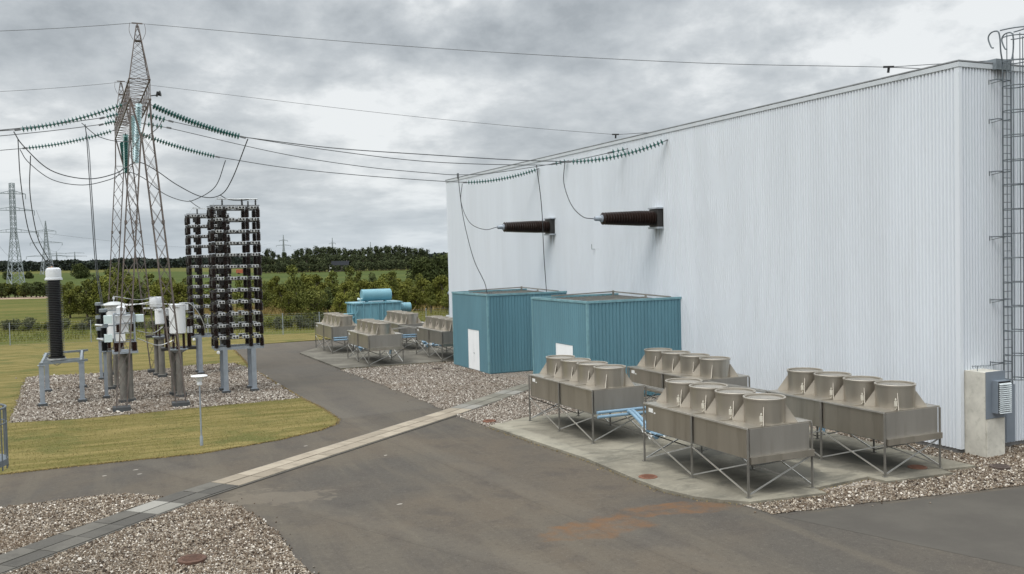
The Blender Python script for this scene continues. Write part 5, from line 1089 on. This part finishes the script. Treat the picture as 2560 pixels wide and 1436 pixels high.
for px, d, s, lab in ((1062, 196, .95, 'large dark round tree at the field edge close to the hall'), (1125, 200, 1.05, 'large dark round tree partly hidden by the hall corner')):
    x, y = gp(px, d); plant('round_tree', big_v, x, y, s, lab, 'tree', None)
for px, d, s, lab in ((203, 400, 1.0, 'lone dark round bush out on the green field at left'), (290, 395, 1.0, 'dark round bush on the field seen through the gantry legs'), (20, 420, .55, 'low dark bush on the field beside the flat topped pylon'), (72, 430, .5, 'low dark bush on the field right of the flat topped pylon')):
    x, y = gp(px, d); plant('round_bush', big_v, x, y, s, lab, 'bush', None)
sh_v = [crown_mesh(41, 1.3, .9, .0, 18, 900, .075, 'leaf_grey', 'bush'), crown_mesh(42, 1.1, .9, .0, 18, 900, .075, 'leaf_olive', 'bush')]
for i in range(58):
    f = i/57; px = -40+f*840 + random.uniform(-10, 10); d = 92-8*max(0, f-.2) + random.uniform(-.5, 2.5); x, y = gp(px, d)
    if y < 64.6-.2272*(x+30.3)+.9: y = 64.6-.2272*(x+30.3)+1.2
    v = 0 if random.random() < .7 else 1
    plant('fence_shrub', sh_v[v], x, y, random.uniform(.55, 1.05), ('grey green low shrub growing along the wire fence', 'olive green low shrub growing along the wire fence')[v], 'shrub', 'low shrubs along the wire fence')
hv = [crown_mesh(51, 2.8, 1.6, .3, 20, 1100, .16, 'leaf_dark'), crown_mesh(52, 2.6, 1.7, .3, 20, 1100, .16, 'leaf_olive')]
for i in range(22):
    x, y = gp(-60+i*10.5+random.uniform(-3, 3), 186+random.uniform(-2, 2)); v = 0 if random.random() < .75 else 1
    plant('hedge_tree', hv[v], x, y, random.uniform(.85, 1.12), ('dark small tree in the hedge row at left behind the meadow', 'olive small tree in the hedge row at left behind the meadow')[v], 'tree', 'hedge row at the left')
x0, y0 = gp(-70, 178); x1, y1 = gp(140, 178); x2, y2 = gp(140, 190); x3, y3 = gp(-70, 190)
sheet('bare_soil', [(x0, y0), (x1, y1), (x2, y2), (x3, y3)], -.02, 'soil')
# distant wood
wd_v = [crown_mesh(61, 11, 2.6, 2.6, 24, 430, .40, 'leaf_wood', 'tall'), crown_mesh(62, 11.5, 2.3, 4.2, 20, 380, .38, 'leaf_wood', 'tall'), crown_mesh(63, 10, 3.2, 1.6, 24, 680, .44, 'leaf_wood'), crown_mesh(64, 6.5, 3.0, .3, 22, 620, .40, 'leaf_wood', 'bush')]
def skyline(px):
    P = [(650, 632), (662, 640), (672, 622), (684, 628), (693, 640), (704, 627), (716, 628), (726, 640), (738, 628), (756, 620), (800, 616), (850, 620), (900, 622), (940, 616), (980, 613), (1020, 615), (1050, 620), (1075, 624), (1082, 640)]
    return float(np.interp(px, [p[0] for p in P], [p[1] for p in P]))
WG = 'trees of the distant wood'
for row, (d0, n_) in enumerate(((448, 66), (432, 48), (416, 62))):
    for i in range(n_):
        px = 652+(1088-652)*(i+.5)/n_+random.uniform(-4, 4); d = d0+random.uniform(-5, 5); hz_ = 648.2-(px-640)*.0238
        hh = CH+(hz_-skyline(px))*d/FPX+random.uniform(-.7, .5)
        if row == 1: hh *= .74
        if row == 2: hh = random.uniform(3.0, 5.0) if not 826 < px < 884 else random.uniform(2.4, 3.0)
        v = (0, 1, 2)[random.randrange(3)] if row == 0 else (2 if row == 1 else 3); base_h = (11, 11.5, 10, 6.5)[v]; s = hh/base_h
        x, y = gp(px, d); plant(('tall_tree', 'tall_tree', 'broad_tree', 'thicket_shrub')[v], wd_v[v], x, y, max(.75, s) if row == 0 else s, ('tall narrow dark tree of the distant wood', 'tall narrow dark tree of the distant wood', 'broad dark tree of the distant wood', 'low dark thicket shrub at the foot of the distant wood')[v], 'tree', WG, s)
def forest_mass(name, pxs, d0, d1, h0, h1, n, size, label):
    px = rng.uniform(pxs[0], pxs[1], n); d = rng.uniform(d0, d1, n); C = np.array([gp(a, b) for a, b in zip(px, d)]); lump = np.sin(px*.11)*.5+np.sin(px*.037+2)*.5
    top = h0+(h1-h0)*(.5+.5*lump)+rng.normal(0, .35, n); z = top*rng.uniform(0, 1, n)**.6; C = np.column_stack([C, z])
    nrm = rng.normal(size=(n, 3)); nrm[:, 1] -= .8; nrm /= np.linalg.norm(nrm, axis=1)[:, None]; t1 = np.cross(nrm, rng.normal(size=(n, 3))); t1 /= np.linalg.norm(t1, axis=1)[:, None]; t2 = np.cross(nrm, t1)
    s_ = size*rng.uniform(.6, 1.3, (n, 1)); V = np.stack([C-t1*s_, C+t2*s_*.7, C+t1*s_, C-t2*s_*.7], 1).reshape(-1, 3); V[:, 2] = np.maximum(V[:, 2], -.02)
    return tag(link(name, np_mesh(name, V, np.arange(4*n).reshape(-1, 4), 'flat_forest', rng.random(n))), label, 'forest', None, 'stuff')
forest_mass('distant_forest', (-160, 660), 850, 930, 7.6, 10.0, 16000, 1.5, 'long dark band of forest along the horizon at left')
forest_mass('distant_forest', (1040, 1240), 520, 580, 6.4, 7.4, 5000, 1.0, 'low dark forest band behind the wood beside the hall')
# farmhouse by the wood, van on the field road
hx, hy = gp(853, 425); t = thing('farmhouse', 'low farmhouse with dark roof half hidden at the wood edge', 'house', (hx, hy, 0), -.38)
MB().span((-3.8, -2, 0), (3.8, 2, 2.9)).build('wall', 'brick', t)
MB().span((-5.2, -2.4, 0), (-3.82, -.6, 3.1)).build('annexe', 'white_paint', t)
rf = MB(); rf.slab3([(-4.0, -2.3, 2.75), (4.0, -2.3, 2.75), (4.0, 0, 4.7), (-4.0, 0, 4.7)], (0, -.62, .78), .12); rf.slab3([(4.0, 2.3, 2.75), (-4.0, 2.3, 2.75), (-4.0, 0, 4.7), (4.0, 0, 4.7)], (0, .62, .78), .12); rfo = rf.build('roof', 'slate', t, False)
MB().span((2.7, -.25, 4.2), (3.05, .25, 5.1)).build('chimney', 'brick', rfo)
for x_ in (-2.4, 0, 2.4): MB().span((x_-.4, -2.02, 1.0), (x_+.4, -1.98, 2.1)).build('window', 'black', t)
x, y = gp(606, 418); t = thing('parked_van', 'small orange van far off behind the capacitor tower', 'van', (x, y, 0), -.4)
vb = MB(); vb.add([(px_, py_, pz_) for py_ in (-.9, .9) for px_, pz_ in ((-2.3, .4), (2.2, .4), (2.2, 1.15), (1.5, 1.3), (1.0, 2.1), (-2.3, 2.1))], [(0, 1, 2, 3, 4, 5), (11, 10, 9, 8, 7, 6)] + [(i, i+6, (i+1) % 6+6, (i+1) % 6) for i in range(6)]); vb.build('body', 'van_red', t, False)
for wx_ in (-1.4, 1.4):
    for wy_ in (-.9, .9): MB().lathe([(.32, -.1), (.32, .1)], (wx_, wy_, .32), (0, 1, 0), 14).build('wheel', 'black', t)
